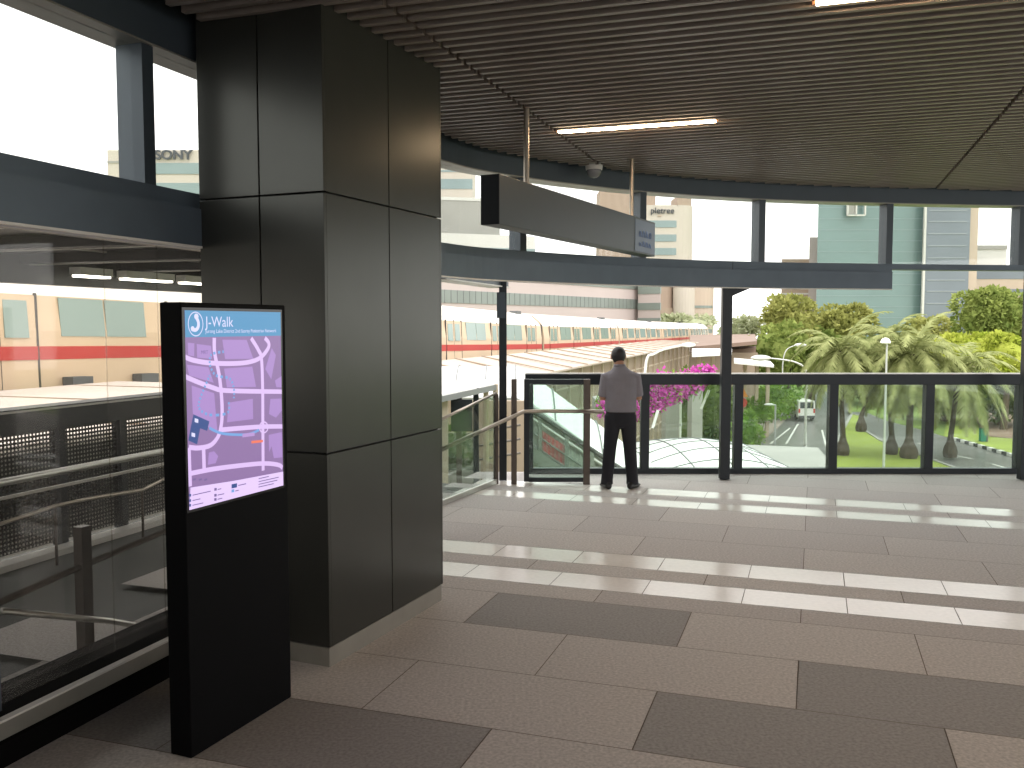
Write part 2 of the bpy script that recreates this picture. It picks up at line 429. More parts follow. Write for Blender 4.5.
for i in range(3):
    z0, z1 = zj[i]+g2, zj[i+1]-g2
    for a, b2 in ((0, cl/2), (cl/2, cl)):
        for s0_, s1_ in ((0, ins), (cw-ins, cw)):
            mb = MB(); colbox(mb, a+(g2 if a else ins+.001), b2-(g2 if not a else ins+.001), s0_, s1_, z0, z1); mb.build('cladding_panel', 'column_panel', col, bevel=.002)
    for a, b2 in ((0, cw/2), (cw/2, cw)):
        for s0_, s1_ in ((0, ins), (cl-ins, cl)):
            mb = MB(); colbox(mb, s0_, s1_, a+(g2 if a else 0), b2-(g2 if not a else 0), z0, z1); mb.build('cladding_panel', 'column_panel', col, bevel=.002)

# ---------------------------------------------------------------- information totem
k0 = at_z(191.5, 759, 0); k1 = at_z(291.5, 697, 0); kd = (k1-k0); kw = kd.length; kd.normalize(); kn = Vector((-kd.y, kd.x, 0))
kt, kh = .115, 1.945
tot = thing('information_totem', 'tall black freestanding totem with a lit purple area map screen', 'information totem', k0)
def KP(u, z, o): return k0+kd*u+kn*o+Vector((0, 0, z))
mb = MB(); mb.hexa([KP(0,0,0), KP(kw,0,0), KP(kw,0,kt), KP(0,0,kt)], [KP(0,kh,0), KP(kw,kh,0), KP(kw,kh,kt), KP(0,kh,kt)])
mb.build('cabinet', 'kiosk_black', tot, bevel=.006)
def on_face(px, py):
    d = ray(px, py); n = kn; kk = (k0-CAM).dot(n)/d.dot(n); p = CAM+d*kk-k0; return p.dot(kd), p.z
cs = [on_face(*q) for q in ((183, 310.5), (278.5, 312), (283.5, 484), (189, 511))]
su0, su1 = (cs[0][0]+cs[3][0])/2, (cs[1][0]+cs[2][0])/2; sz1, sz0 = (cs[0][1]+cs[1][1])/2, (cs[2][1]+cs[3][1])/2
sw, sh = su1-su0, sz1-sz0
mb = MB(); fr = .012
mb.hexa([KP(su0-fr,sz0-fr,-.004), KP(su1+fr,sz0-fr,-.004), KP(su1+fr,sz0-fr,.02), KP(su0-fr,sz0-fr,.02)], [KP(su0-fr,sz1+fr,-.004), KP(su1+fr,sz1+fr,-.004), KP(su1+fr,sz1+fr,.02), KP(su0-fr,sz1+fr,.02)])
bz = mb.build('bezel', 'bezel', tot)
# screen picture: a flat lit map
def hom(src, dst):
    Am = []; bb = []
    for (x, y), (u, v) in zip(src, dst):
        Am += [[x, y, 1, 0, 0, 0, -u*x, -u*y], [0, 0, 0, x, y, 1, -v*x, -v*y]]; bb += [u, v]
    h_ = np.linalg.solve(np.array(Am), np.array(bb)); return h_
hm = hom([(78, 67), (395, 72), (412, 650), (102, 740)], [(0, 0), (1, 0), (1, 1), (0, 1)])
def HU(x, y):
    w_ = hm[6]*x+hm[7]*y+1; return ((hm[0]*x+hm[1]*y+hm[2])/w_, (hm[3]*x+hm[4]*y+hm[5])/w_)
def scr(nm, c, e=.62):
    m = bpy.data.materials.new(nm); m.use_nodes = True; nt = m.node_tree; MATS[nm] = m
    b = nt.nodes['Principled BSDF']; b.inputs['Base Color'].default_value = (.01, .01, .01, 1); b.inputs['Roughness'].default_value = .3
    b.inputs['Emission Color'].default_value = (*lin(c), 1); b.inputs['Emission Strength'].default_value = e
for nm, c in (('scr_bg', (132, 104, 152)), ('scr_block', (158, 126, 186)), ('scr_road', (206, 178, 226)), ('scr_head', (72, 136, 178)), ('scr_white', (206, 204, 236)),
              ('scr_navy', (44, 70, 128)), ('scr_path', (108, 152, 206)), ('scr_orange', (226, 112, 88)), ('scr_legend', (214, 190, 234)), ('scr_ink', (110, 90, 140)), ('scr_lilac', (170, 138, 196))): scr(nm, c)
SM = ['scr_bg', 'scr_block', 'scr_road', 'scr_head', 'scr_white', 'scr_navy', 'scr_path', 'scr_orange', 'scr_legend', 'scr_ink', 'scr_lilac']
sc = MB(); lay = [0]
def SP(u, v, l): return KP(su0+u*sw, sz1-v*sh, -.0045-.00025*l)
def spoly(pts, mi, l, conv=True):
    q = [HU(*p) if conv else p for p in pts]; q = [(min(max(a, 0), 1), min(max(b, 0), 1)) for a, b in q]
    sc.poly([SP(a, b, l) for a, b in q], mi)
def sroad(pts, w, mi, l, n=5, dash=False):
    q = [HU(*p) for p in pts]; q = [Vector((a*sw, b*sh, 0)) for a, b in q]; q = smooth_path(q, n)
    t_ = MB(); ribbon(t_, q, w, 0)
    for j in range(0, len(t_.v), 4):
        if dash and (j//4) % 2: continue
        sc.quad(*[SP(min(max(p.x/sw, 0), 1), min(max(p.y/sh, 0), 1), l) for p in t_.v[j:j+4]], mi)
spoly([(0, 0), (1, 0), (1, 1), (0, 1)], 0, 0, False)
v_h = HU(85, 158)[1]
for bl in ([(205,165),(285,165),(308,228),(215,230)], [(212,262),(305,254),(318,322),(222,325)], [(228,376),(308,362),(310,430),(224,442)], [(368,192),(382,215),(368,296),(348,262)],
           [(90,176),(112,178),(112,222),(92,218)], [(120,180),(168,186),(172,230),(122,226)], [(88,250),(160,258),(178,310),(96,286)], [(105,320),(180,345),(192,470),(165,462),(110,415)], [(366,362),(402,360),(404,400),(385,424),(362,412)],
           [(362,482),(405,472),(408,556),(380,560),(372,520),(364,540)], [(165,545),(182,540),(196,556),(188,580),(162,586)], [(380,300),(404,285),(405,322),(385,322)],
           [(215,480),(330,470),(335,560),(225,575)]):
    spoly(bl, 1 if bl[0] != (215, 480) else 0, 1)
for rd in ([(80,224),(110,235),(160,243),(230,245),(290,240),(330,225),(355,195),(358,175),(345,158)], [(300,159),(325,200),(335,230),(340,330),(342,440),(345,602)],
           [(178,159),(180,210),(195,280),(203,340),(207,400),(205,450),(195,490),(170,520),(130,530),(98,528)], [(82,290),(130,310),(180,328),(210,335),(300,337),(404,337)],
           [(200,468),(260,462),(340,455),(408,453)], [(102,617),(180,600),(280,585),(350,578),(395,582),(409,592)], [(98,530),(104,660)], [(147,530),(150,605)]):
    sroad(rd, .021, 2, 2)
sroad([(210,205),(170,215),(165,250),(185,285),(230,295),(245,330),(245,365)], .012, 6, 3, 6, True)
sroad([(165,285),(150,320),(135,360),(130,395),(165,418),(225,410),(228,370)], .012, 6, 3, 6, True)
sroad([(165,462),(210,480),(290,482),(330,466)], .012, 6, 3)
ring = [(345+14*math.cos(a), 457+18*math.sin(a)) for a in [i*.5236 for i in range(13)]]
sroad(ring, .007, 2, 3, 2)
spoly([(112,417),(165,440),(158,472),(105,453)], 5, 3); spoly([(105,452),(135,462),(125,518),(96,505)], 5, 3)
for bx in ((122, 438), (112, 486)): spoly([(bx[0]-6,bx[1]-8),(bx[0]+6,bx[1]-5),(bx[0]+6,bx[1]+8),(bx[0]-6,bx[1]+5)], 4, 4)
spoly([(305,503),(343,499),(343,507),(305,512)], 7, 3); spoly([(275,480),(315,474),(315,486),(275,492)], 10, 4)
spoly([(105,664),(250,638),(411,604),(412,650),(102,740)], 8, 3)
spoly([(0, 0), (1, 0), (1, v_h), (0, v_h)], 3, 4, False)
for q in ((103,690),(103,708),(103,724),(188,668),(188,688),(188,702)): spoly([(q[0]-4,q[1]-4),(q[0]+4,q[1]-5),(q[0]+4,q[1]+4),(q[0]-4,q[1]+5)], 5 if q[0] < 150 else 9, 5)
spoly([(241,650),(259,646),(259,660),(241,664)], 5, 5); spoly([(241,668),(250,666),(250,676),(241,678)], 6, 5)
for i, (x, y, ln_) in enumerate(((112, 688, 60), (112, 706, 26), (112, 722, 36), (195, 667, 12), (195, 686, 22), (195, 700, 16), (263, 652, 26), (253, 671, 12), (330, 628, 34), (330, 638, 66), (330, 647, 62), (330, 656, 50))):
    spoly([(x,y),(x+ln_,y-ln_*.25),(x+ln_,y-ln_*.25+3),(x,y+3)], 9, 5)
for x in (112, 132, 150): spoly([(x, 634), (x+10, 631), (x+10, 638), (x, 641)], 9, 5)
# header: round badge with a curled J figure, title and subtitle
bc = HU(115, 113)
circ = [Vector((bc[0]*sw+.0435*math.cos(a*math.pi/16), bc[1]*sh+.050*math.sin(a*math.pi/16), 0)) for a in range(33)]
t_ = MB(); ribbon(t_, circ, .004)
for j in range(0, len(t_.v), 4): sc.quad(*[SP(p.x/sw, p.y/sh, 6) for p in t_.v[j:j+4]], 4)
jp = smooth_path([(118, 92, 0), (124, 108, 0), (123, 124, 0), (115, 133, 0), (104, 131, 0)], 5)
q = [Vector((HU(p.x, p.y)[0]*sw, HU(p.x, p.y)[1]*sh, 0)) for p in jp]; t_ = MB(); ribbon(t_, q, .016)
for j in range(0, len(t_.v), 4): sc.quad(*[SP(p.x/sw, p.y/sh, 6) for p in t_.v[j:j+4]], 4)
def dot(x, y, r):
    a0, b0 = HU(x, y); sc.poly([SP(a0+r/sw*math.cos(i*.5236), b0+r/sh*math.sin(i*.5236), 6) for i in range(12)], 4)
dot(117, 88, .013); dot(105, 129, .011)
tx, ty = HU(148, 122)
text_mesh(sc, 'J-Walk', .064, lambda x, y: SP(tx+x/sw, ty-y/sh, 6), 4)
tx2, ty2 = HU(148, 143)
text_mesh(sc, 'Jurong Lake District 2nd Storey Pedestrian Network', .0225, lambda x, y: SP(tx2+x/sw, ty2-y/sh, 6), 4)
text_mesh(sc, 'MRT', .022, lambda x, y: SP(HU(134, 214)[0]+x/sw, HU(134, 214)[1]-y/sh, 6), 9)
sob = sc.build('screen', SM, tot); sob['label'] = 'lit lilac street map with blue title band'

# ---------------------------------------------------------------- hanging sign
r1 = at_z(526.5, 110, ZC); r2 = at_z(632, 160, ZC)
ax = (r2-r1); ax.z = 0; dlen = ax.length; ax.normalize(); an = Vector((ax.y, -ax.x, 0))
def along(px):                                    # distance along sign axis at which it projects to px
    r = (px-512)/F; return (r*r1.y-r1.x)/(ax.x-r*ax.y)
a0, a1 = along(490.5), along(647)
sg = thing('hanging_sign', 'long grey box sign hanging from the ceiling on two rods before the clerestory windows', 'sign', r1+Vector((0, 0, 2.57-ZC)))
def SB(a, o, z): return Vector((r1.x, r1.y, 0))+ax*a+an*o+Vector((0, 0, z))
zs0, zs1, hw = 2.57, 2.925, .075
mb = MB(); mb.hexa([SB(a0,-hw,zs0), SB(a1,-hw,zs0), SB(a1,hw,zs0), SB(a0,hw,zs0)], [SB(a0,-hw,zs1), SB(a1,-hw,zs1), SB(a1,hw,zs1), SB(a0,hw,zs1)])
mb.build('sign_box', 'sign_grey', sg, bevel=.004)
mb = MB(); mb.hexa([SB(a0-.006,-hw,zs0), SB(a0,-hw,zs0), SB(a0,hw,zs0), SB(a0-.006,hw,zs0)], [SB(a0-.006,-hw,zs1), SB(a0,-hw,zs1), SB(a0,hw,zs1), SB(a0-.006,hw,zs1)])
mb.build('end_cap', 'sign_end', sg)
ad = a1-.62
mb = MB(); mb.hexa([SB(ad,hw-.002,zs0+.02), SB(a1-.01,hw-.002,zs0+.02), SB(a1-.01,hw+.003,zs0+.02), SB(ad,hw+.003,zs0+.02)], [SB(ad,hw-.002,zs1-.02), SB(a1-.01,hw-.002,zs1-.02), SB(a1-.01,hw+.003,zs1-.02), SB(ad,hw+.003,zs1-.02)])
dp = mb.build('display_panel', 'sign_blue', sg); dp['label'] = 'bluish display panel with faint lit lettering'
mb = MB()
rq = random.Random(3)
for rowz, n_, hgt in ((zs0+.17, 4, .075), (zs0+.075, 4, .05)):
    for i in range(n_):
        a = ad+.12+i*.1
        pts = smooth_path([SB(a, hw+.004, rowz), SB(a+.02, hw+.004, rowz+hgt*rq.uniform(.6, 1)), SB(a+.05, hw+.004, rowz+hgt*rq.uniform(.2, .9)), SB(a+.06, hw+.004, rowz)], 3)
        mb.tube(pts, .006, 5)
mb.build('lettering', 'sign_text', dp)
for a in (0., dlen):
    mb = MB(); mb.tube([SB(a, 0, zs1), SB(a, 0, ZC+.12)], .022, 12); mb.lathe(SB(a, 0, zs1), [(.045, 0), (.045, .012), (.022, .02)])
    mb.build('hanger_rod', 'steel', sg, smooth=False)

# ---------------------------------------------------------------- ceiling lamps
def lamp(pa, pb, label):
    pa, pb = Vector(pa), Vector(pb); mid = (pa+pb)/2; d = (pb-pa).normalized(); n = Vector((-d.y, d.x, 0))
    t_ = thing('ceiling_light', label, 'ceiling light', (mid.x, mid.y, ZC), 'slim warm lamps between the ceiling slats')
    mb = MB(); mb.bar(pa+Vector((0, 0, .035)), pb+Vector((0, 0, .035)), .09, .05); mb.build('housing', 'lamp_housing', t_)
    mb = MB(); mb.bar(pa+d*.02+Vector((0, 0, .003)), pb-d*.02+Vector((0, 0, .003)), .055, .012); mb.build('diffuser', 'lamp_warm', t_)
def zline(px0, py0, t_len):
    p = at_z(px0, py0, ZC-.01); s, t = st(p); return W(s, t, ZC-.01), W(s, t+t_len, ZC-.01)
pA = at_z(557, 133, ZC-.01); pB = at_z(718, 121, ZC-.01)
sA = (st(pA)[0]+st(pB)[0])/2
lamp(W(sA, st(pA)[1], ZC-.01), W(sA, st(pB)[1], ZC-.01), 'slim warm lit ceiling lamp above the hanging sign')
pC = at_z(812, 4, ZC-.01); sC, tC = st(pC)
lamp(W(sC, tC, ZC-.01), W(sC, tC+1.35, ZC-.01), 'slim warm ceiling lamp cut by the top edge of the photo')

for ds, tt, lab in ((-3.2, 2.2, 'added unseen warm lamp right behind the viewpoint'), (-3.2, 6.0, 'added unseen warm lamp behind the viewpoint, toward the open right side'), (-6.4, 4.2, 'added unseen warm lamp farthest behind the viewpoint')):
    lamp(W(sC+ds, tt, ZC-.01), W(sC+ds, tt+1.9, ZC-.01), lab)  # unseen lamps added behind the camera to brighten the floor
# dome camera
pd = at_z(594, 169, ZC-.03)
dc = thing('dome_camera', 'small white dome security camera under the slatted ceiling', 'camera', pd)
mb = MB(); mb.lathe(pd, [(.02, .17), (.085, .14), (.09, .03), (.085, -.01)], 18); mb.build('housing', 'white_plastic', dc, smooth=True)
mb = MB(); mb.lathe(pd, [(.078, -.005), (.075, -.04), (.058, -.07), (.028, -.088), (.004, -.092)], 18); mb.build('dome', 'dome_dark', dc, smooth=True)

# ---------------------------------------------------------------- balustrade along the far edge
xl = at_y(525, 400, YR).x; xr = 8.9
bal = thing('balustrade', 'long dark framed glass balustrade along the far edge of the floor', 'balustrade', ((xl+xr)/2, YR, 0))
zr1, zr0 = at_y(600, 374, YR).z, at_y(600, 384.5, YR).z
mb = MB(); mb.box(((xl+xr)/2, YR, (zr1+zr0)/2), (xr-xl, .12, zr1-zr0)); mb.build('top_rail', 'post_dark', bal, bevel=.004)
mb = MB(); mb.box(((xl+xr)/2, YR, zr1+.006), (xr-xl, .1, .012)); mb.build('rail_cap', 'aluminium', bal)
mb = MB(); mb.box(((xl+xr)/2, YR, .035), (xr-xl, .1, .07)); mb.build('bottom_rail', 'post_dark', bal)
bx = [at_y(x, 430, YR).x for x in (529, 644.5, 737.5, 832, 927.5, 1019.5)]+[7.5, xr-.05]
for i, x in enumerate(bx):
    mb = MB(); mb.box((x, YR, (zr0+.07)/2+.0), (.105, .115, zr0-.07+.02)); mb.build('upright', 'post_dark', bal, bevel=.003)
for x0, x1 in zip(bx[:-1], bx[1:]):
    mb = MB(); mb.box(((x0+x1)/2, YR, (zr0+.07)/2), (x1-x0-.1, .012, zr0-.07)); mb.build('glass_panel', 'glass_green', bal)

# tall posts
def post(name, px, pyb, w, d, z1, label, mt='post_dark'):
    p = at_z(px, pyb, 0); t_ = thing(name, label, 'post', (p.x, p.y, 0), None)
    mb = MB(); mb.box((p.x, p.y, z1/2+.005), (w, d, z1-.01)); mb.build('shaft', mt, t_, bevel=.004)
    return t_, p
t1, pp = post('support_post', 503, 481, .09, .09, 2.55, 'dark square post at the corner where side railing meets far railing')
mb = MB(); mb.box((pp.x-.02, pp.y-.065, 2.08), (.10, .05, .30)); mb.build('bracket_box', 'frame_dark', t1)
t2, pp2 = post('support_post', 724, 479.5, .115, .10, 2.6, 'dark square post standing at the middle of the far balustrade')
mb = MB(); mb.extr([(pp2.x+.05, pp2.y-.05, 2.34), (pp2.x+.40, pp2.y-.05, 2.34), (pp2.x+.05, pp2.y-.05, 2.19)], (0, .09, 0)); mb.build('gusset', 'post_dark', t2)
t3, pp3 = post('support_post', 1022, 480, .09, .09, 2.56, 'dark post at the right edge of the photo')
# low eave beam behind the fascia, over the side railing
mb = MB(); ea = [at_y(436, 279, 9.3), at_y(500, 287.5, 10.8)]
mb.bar(ea[0]+Vector((0, 0, .06)), ea[1]+Vector((0, 0, .06)), .22, .12); mb.bar(ea[0], ea[1]+Vector((0, 0, 0)), .25, .015, 1)
struct(mb.build('trim_5', ['frame_dark', 'line_white']))

# ---------------------------------------------------------------- side glass railing with sloping handrail
q0 = at_z(428, 511, 0); q1 = at_z(496, 483.5, 0)
sr = thing('glass_railing', 'rain spotted side glass railing with sloping steel handrail left of the corner post', 'railing', ((q0+q1)/2).to_tuple())
def zat(p, px, py): return at_y(px, py, p.y).z
zt0, zt1 = zat(q0, 428, 427), zat(q1, 496, 394)
dq = (q1-q0).normalized(); nq = Vector((-dq.y, dq.x, 0))*.006
mb = MB(); mb.hexa([q0-nq+Vector((0,0,.06)), q1-nq+Vector((0,0,.06)), q1+nq+Vector((0,0,.06)), q0+nq+Vector((0,0,.06))], [Vector((p.x, p.y, z)) for p, z in ((q0-nq, zt0), (q1-nq, zt1), (q1+nq, zt1), (q0+nq, zt0))])
mb.build('glass_panel', 'glass_wet', sr)
mb = MB(); mb.tube([Vector((q0.x, q0.y, zt0+.01)), Vector((q1.x, q1.y, zt1+.01))], .016, 8); mb.build('top_edge', 'steel', sr, smooth=True)
mb = MB(); mb.bar(q0+Vector((0,0,.03)), q1+Vector((0,0,.03)), .045, .05); mb.build('bottom_rail', 'aluminium', sr)
mb = MB(); mb.box((q1.x, q1.y, zt1/2), (.06, .05, zt1)); mb.build('upright', 'steel_dark', sr)
gp = at_z(514, 484, 0); gq = at_z(587, 481, 0)
mb = MB(); zp = zat(gp, 514, 379); mb.box((gp.x, gp.y, zp/2), (.065, .05, zp)); mb.build('upright', 'steel_dark', sr)
hr = [at_y(430, 455, 9.1), at_y(480, 431.5, 10.05), at_y(524, 411.5, gp.y-.06), at_y(545, 411, gp.y-.06), at_y(604, 411.5, gp.y-.06)]
mb = MB(); mb.tube(hr, .023, 10); mb.build('handrail', 'steel', sr, smooth=True)
for p in (hr[2]-Vector((.11, 0, .03)), hr[3]+Vector((.45, 0, 0))):
    mb = MB(); mb.tube([p, p+Vector((0, .07, -.03))], .01, 6); mb.build('rail_bracket', 'steel_dark', sr)
# framed glass gate panel
gY = gp.y+.02
gz0, gz1 = .07, at_y(557, 379, gY).z
gl, gr = at_y(526.5, 430, gY).x, at_y(586.5, 430, gY).x
gt = thing('glass_screen_panel', 'small dark framed greenish glass screen left of the standing man', 'glass screen', ((gl+gr)/2, gY, 0))
mb = MB(); mb.box(((gl+gr)/2, gY, (gz0+gz1)/2), (gr-gl-.05, .01, gz1-gz0)); mb.build('pane', 'glass_green', gt)
mb = MB(); mb.box((gl, gY, gz1/2+.015), (.06, .06, gz1-.03)); mb.box(((gl+gr)/2-.02, gY, gz1-.03), (gr-gl, .058, .055)); mb.box(((gl+gr)/2, gY, gz0-.02), (gr-gl-.05, .058, .05))
mb.build('frame', 'post_dark', gt)
mb = MB(); mb.box((gr, gY-.03, gz1/2), (.075, .06, gz1)); mb.build('upright', 'steel_dark', gt)
# ================================================================ OUTSIDE
GZ = -8.0
mat('asphalt', (124, 122, 120), .28, 0, .12, .3)
mat('pavers', (150, 138, 126), .7, 0, .1, .5)
mat('grass_lime', (140, 154, 62), .9, 0, .14, .35)  # yellower green than the grass of the ground plane
mat('grass_deep', (110, 130, 60), .9, 0, .25, .3)
mat('kerb_white', (222, 220, 214), .7); mat('kerb_black', (52, 52, 50), .7)
mat('earth', (140, 116, 98), .9, 0, .12, .3)
mat('train_cream', (204, 180, 152), .45, 0, .03, .6)
mat('train_roof', (226, 220, 212), .5, 0, .03, .6)
mat('train_red', (178, 56, 50), .45, 0, .05, .5)
mat('train_glass', (138, 156, 150), .15)
mat('rubber_dark', (70, 64, 60), .7)
mat('under_grey', (96, 98, 98), .6, .2)
mat('concrete', (160, 158, 152), .8, 0, .08, .6)
mat('concrete_dark', (120, 118, 112), .8, 0, .12, .6)
mat('canopy_white', (240, 240, 236), .5, 0, .02, 1)
mat('canopy_green', (222, 236, 230), .4, 0, .02, 1)
mat('seam_grey', (120, 122, 122), .6)
mat('beige_panel', (160, 142, 124), .7, 0, .05, .4)
mat('beige_light', (196, 182, 164), .7, 0, .04, .4)
mat('beige_post', (190, 172, 152), .6)
mat('brown_roof', (130, 108, 94), .7, 0, .1, .4)
mat('pole_white', (222, 222, 216), .4, .2)
mat('pole_grey', (186, 188, 184), .5, .3)
mat('lamp_head', (240, 240, 236), .4)
mat('pink_cladding', (188, 174, 170), .7, 0, .03, .2)
mat('glass_band', (124, 132, 126), .3, 0, .08, .3)
mat('tower_cream', (190, 180, 168), .8, 0, .03, .2)
mat('tower_band', (128, 144, 144), .3, 0, .05, .2)
mat('tower_brown', (162, 142, 126), .8, 0, .04, .2)
mat('green_curtain', (108, 130, 128), .25, 0, .07, .12)
mat('grey_curtain', (110, 118, 126), .3, 0, .06, .15)
mat('mullion_pale', (146, 152, 156), .5)
mat('tan_wall', (184, 166, 150), .8, 0, .03, .2)
mat('white_wall', (198, 196, 190), .8, 0, .03, .2)
mat('block_grey', (152, 150, 144), .8, 0, .05, .2)
mat('sign_ink', (70, 72, 76), .6)
mat('far_haze_green', (188, 192, 176), .95)
mat('trunk', (78, 68, 56), .9, 0, .25, 3)
mat('bark', (92, 78, 62), .9, 0, .25, 2)
mat('teal', (40, 120, 100), .6)
mat('van_white', (236, 234, 228), .3); mat('van_glass', (70, 74, 74), .1); mat('lamp_red', (200, 50, 40), .3); mat('tyre', (30, 30, 30), .8)
mat('car_dark', (60, 62, 66), .3, .3)
mat('sign_orange', (236, 150, 60), .6); mat('sign_red', (200, 70, 50), .6)
mat('stair_metal', (150, 152, 146), .4, .6); mat('stair_dark', (74, 74, 70), .6); mat('banner_red', (206, 92, 92), .6, 0, .3, 4)
mat('stair_panel', (178, 180, 172), .6, 0, .25, 5)
leafmat('leaf_olive', (120, 126, 66), (174, 174, 106)); leafmat('leaf_mid', (104, 122, 62), (158, 168, 96)); leafmat('leaf_bright', (140, 156, 56), (192, 196, 96))
leafmat('leaf_deep', (66, 84, 44), (112, 128, 70)); leafmat('leaf_bush', (96, 132, 50), (150, 180, 84)); leafmat('palm_leaf', (120, 128, 80), (176, 180, 126), 1.2)
leafmat('palm_low', (104, 116, 74), (158, 168, 112), 1.2)
leafmat('magenta', (184, 62, 156), (226, 122, 204), 2.5, .35); leafmat('leaf_far_haze', (160, 168, 130), (196, 200, 168))  # far leaves: distance haze painted in as a paler green

# ---------------------------------------------------------------- ground, roads
g = MB(); g.quad((-160, -40, GZ-.06), (200, -40, GZ-.06), (200, 420, GZ-.06), (-160, 420, GZ-.06)); struct(g.build('ground', 'grass_deep', origin=(0, 0, GZ)))
def flat(name, pix, m, z, top=None, th=0., label=None, cat=None):
    pts = [at_z(x, y, z) for x, y in pix]
    mb = MB(); mb.prism([(p.x, p.y) for p in pts], z-th if th else z-.03, z)
    return mb.build(name, m, origin=(pts[0].x, pts[0].y, z))
rd = MB()
def gpts(pix, z): return [at_z(x, y, z) for x, y in pix]
rd.poly(gpts([(690, 500), (828, 500), (824, 462), (840, 433), (852, 413), (846, 392), (822, 388), (806, 394), (788, 412), (756, 416), (720, 440)], GZ-.02))
struct(rd.build('road', 'asphalt', origin=(0, 0, GZ)))
rd = MB()
rd.poly(gpts([(846, 412), (866, 412), (884, 420), (930, 432), (975, 446), (1040, 464), (1140, 490), (1140, 560), (1000, 520), (922, 455), (880, 439), (862, 428)], GZ-.02))
struct(rd.build('road_2', 'asphalt', origin=(0, 0, GZ)))
mk = MB()
for a, b in (((786, 444), (798, 424)), ((770, 444), (790, 428)), ((806, 448), (806, 432)), ((826, 446), (822, 430))):
    p, q = at_z(*a, GZ), at_z(*b, GZ); mk.bar(p, q, .16, .01)
for a, b in (((949, 454), (972, 459)), ((918, 443), (934, 448)), ((992, 464), (1014, 470))):
    p, q = at_z(*a, GZ), at_z(*b, GZ); mk.bar(p, q, .18, .01)
struct(mk.build('road_marking', 'kerb_white', origin=(0, 0, GZ)))
rd = MB(); rd.stbox(-12, 17, -13.4, -6.5, -1.0, -.9); struct(rd.build('backing_deck', 'concrete_dark'))  # added deck, a dark backing seen through the perforated parapet
rd = MB(); rd.poly(gpts([(756, 418), (790, 415), (776, 430), (756, 446), (730, 446)], GZ-.012)); struct(rd.build('pavement', 'pavers', origin=(0, 0, GZ)))
med = MB()
mpx = [(816, 490), (822, 462), (836, 443), (843, 430), (852, 414), (861, 416), (864, 430), (881, 441), (922, 456), (960, 470), (1000, 500)]
pts = [at_z(x, y, GZ+.12) for x, y in mpx]
med.prism([(p.x, p.y) for p in pts], GZ-.1, GZ+.12)
tag(med.build('grass_verge', 'grass_lime', origin=(pts[3].x, pts[3].y, GZ)), 'bright green grass island between the two roads under the palms', 'grass', kind='stuff')
mp = [Vector(p) for p in pts]; mb = MB()
for a, b in zip(mp[:-1], mp[1:]): mb.bar(a+Vector((0, 0, -.02)), b+Vector((0, 0, -.02)), .25, .2)
tag(mb.build('kerb', 'concrete', origin=(pts[3].x, pts[3].y, GZ)), 'pale kerb round the grass island', 'kerb')
gr2 = MB(); gr2.poly(gpts([(944, 436), (955, 440), (1014, 457), (1100, 480), (1100, 400), (950, 405)], GZ+.03)); tag(gr2.build('grass_slope', 'grass_lime', origin=(0, 0, GZ)), 'green grass beyond the striped kerb at the right', 'grass', kind='stuff')
gr3 = MB(); gr3.poly(gpts([(985, 436), (1100, 446), (1100, 396), (990, 398), (975, 418)], GZ+.07)); struct(gr3.build('bare_earth', 'earth', origin=(0, 0, GZ)))
def kerb_striped(a, b, label, nst):
    p, q = at_z(*a, GZ), at_z(*b, GZ); t_ = thing('striped_kerb', label, 'kerb', ((p+q)/2).to_tuple())
    for i in range(nst):
        mb = MB(); u, v = p.lerp(q, i/nst), p.lerp(q, (i+1)/nst); mb.bar(u+Vector((0, 0, .12)), v+Vector((0, 0, .12)), .3, .24)
        mb.build('kerb_stone', 'kerb_white' if i % 2 == 0 else 'kerb_black', t_)
kerb_striped((954, 440), (1030, 462), 'black and white striped kerb along the right hand road', 16)
kerb_striped((752, 421.5), (788, 417.5), 'black and white striped kerb below the green bushes left of the van', 9)

# ---------------------------------------------------------------- leaves
def leaf_quad(mb, c, d, w, l, rg, mi=0):
    d = d.normalized(); a = d.orthogonal().normalized(); ang = rg.uniform(0, 6.28); a = (Matrix.Rotation(ang, 3, d) @ a)
    mb.quad(c-a*w/2, c+d*l*.5+a*w*.0-a*w/2, c+d*l, c+d*l*.5+a*w/2, mi)
def crown(mb, c, r, n, size, seed, mi=0, nb=9):
    rg = random.Random(seed); c = Vector(c)
    blobs = [(c, Vector(r)*.8)]
    for i in range(nb):
        th = rg.uniform(0, 6.28); ph = rg.uniform(-.5, 1.2)
        o = Vector((math.cos(th)*math.cos(ph)*r[0], math.sin(th)*math.cos(ph)*r[1], math.sin(ph)*r[2]))*.62
        k_ = rg.uniform(.34, .52); blobs.append((c+o, Vector(r)*k_))
    for i in range(n):
        bc_, br = blobs[rg.randrange(len(blobs))]
        v = Vector((rg.gauss(0, 1), rg.gauss(0, 1), rg.gauss(0, 1)+.25)).normalized(); k_ = rg.uniform(.8, 1.05)
        p = bc_+Vector((v.x*br.x, v.y*br.y, v.z*br.z))*k_
        d = (v+Vector((rg.uniform(-1, 1), rg.uniform(-1, 1), rg.uniform(-1.0, .5)))*.9)
        leaf_quad(mb, p, d, size*rg.uniform(.5, .9), size*rg.uniform(.8, 1.4), rg, mi)
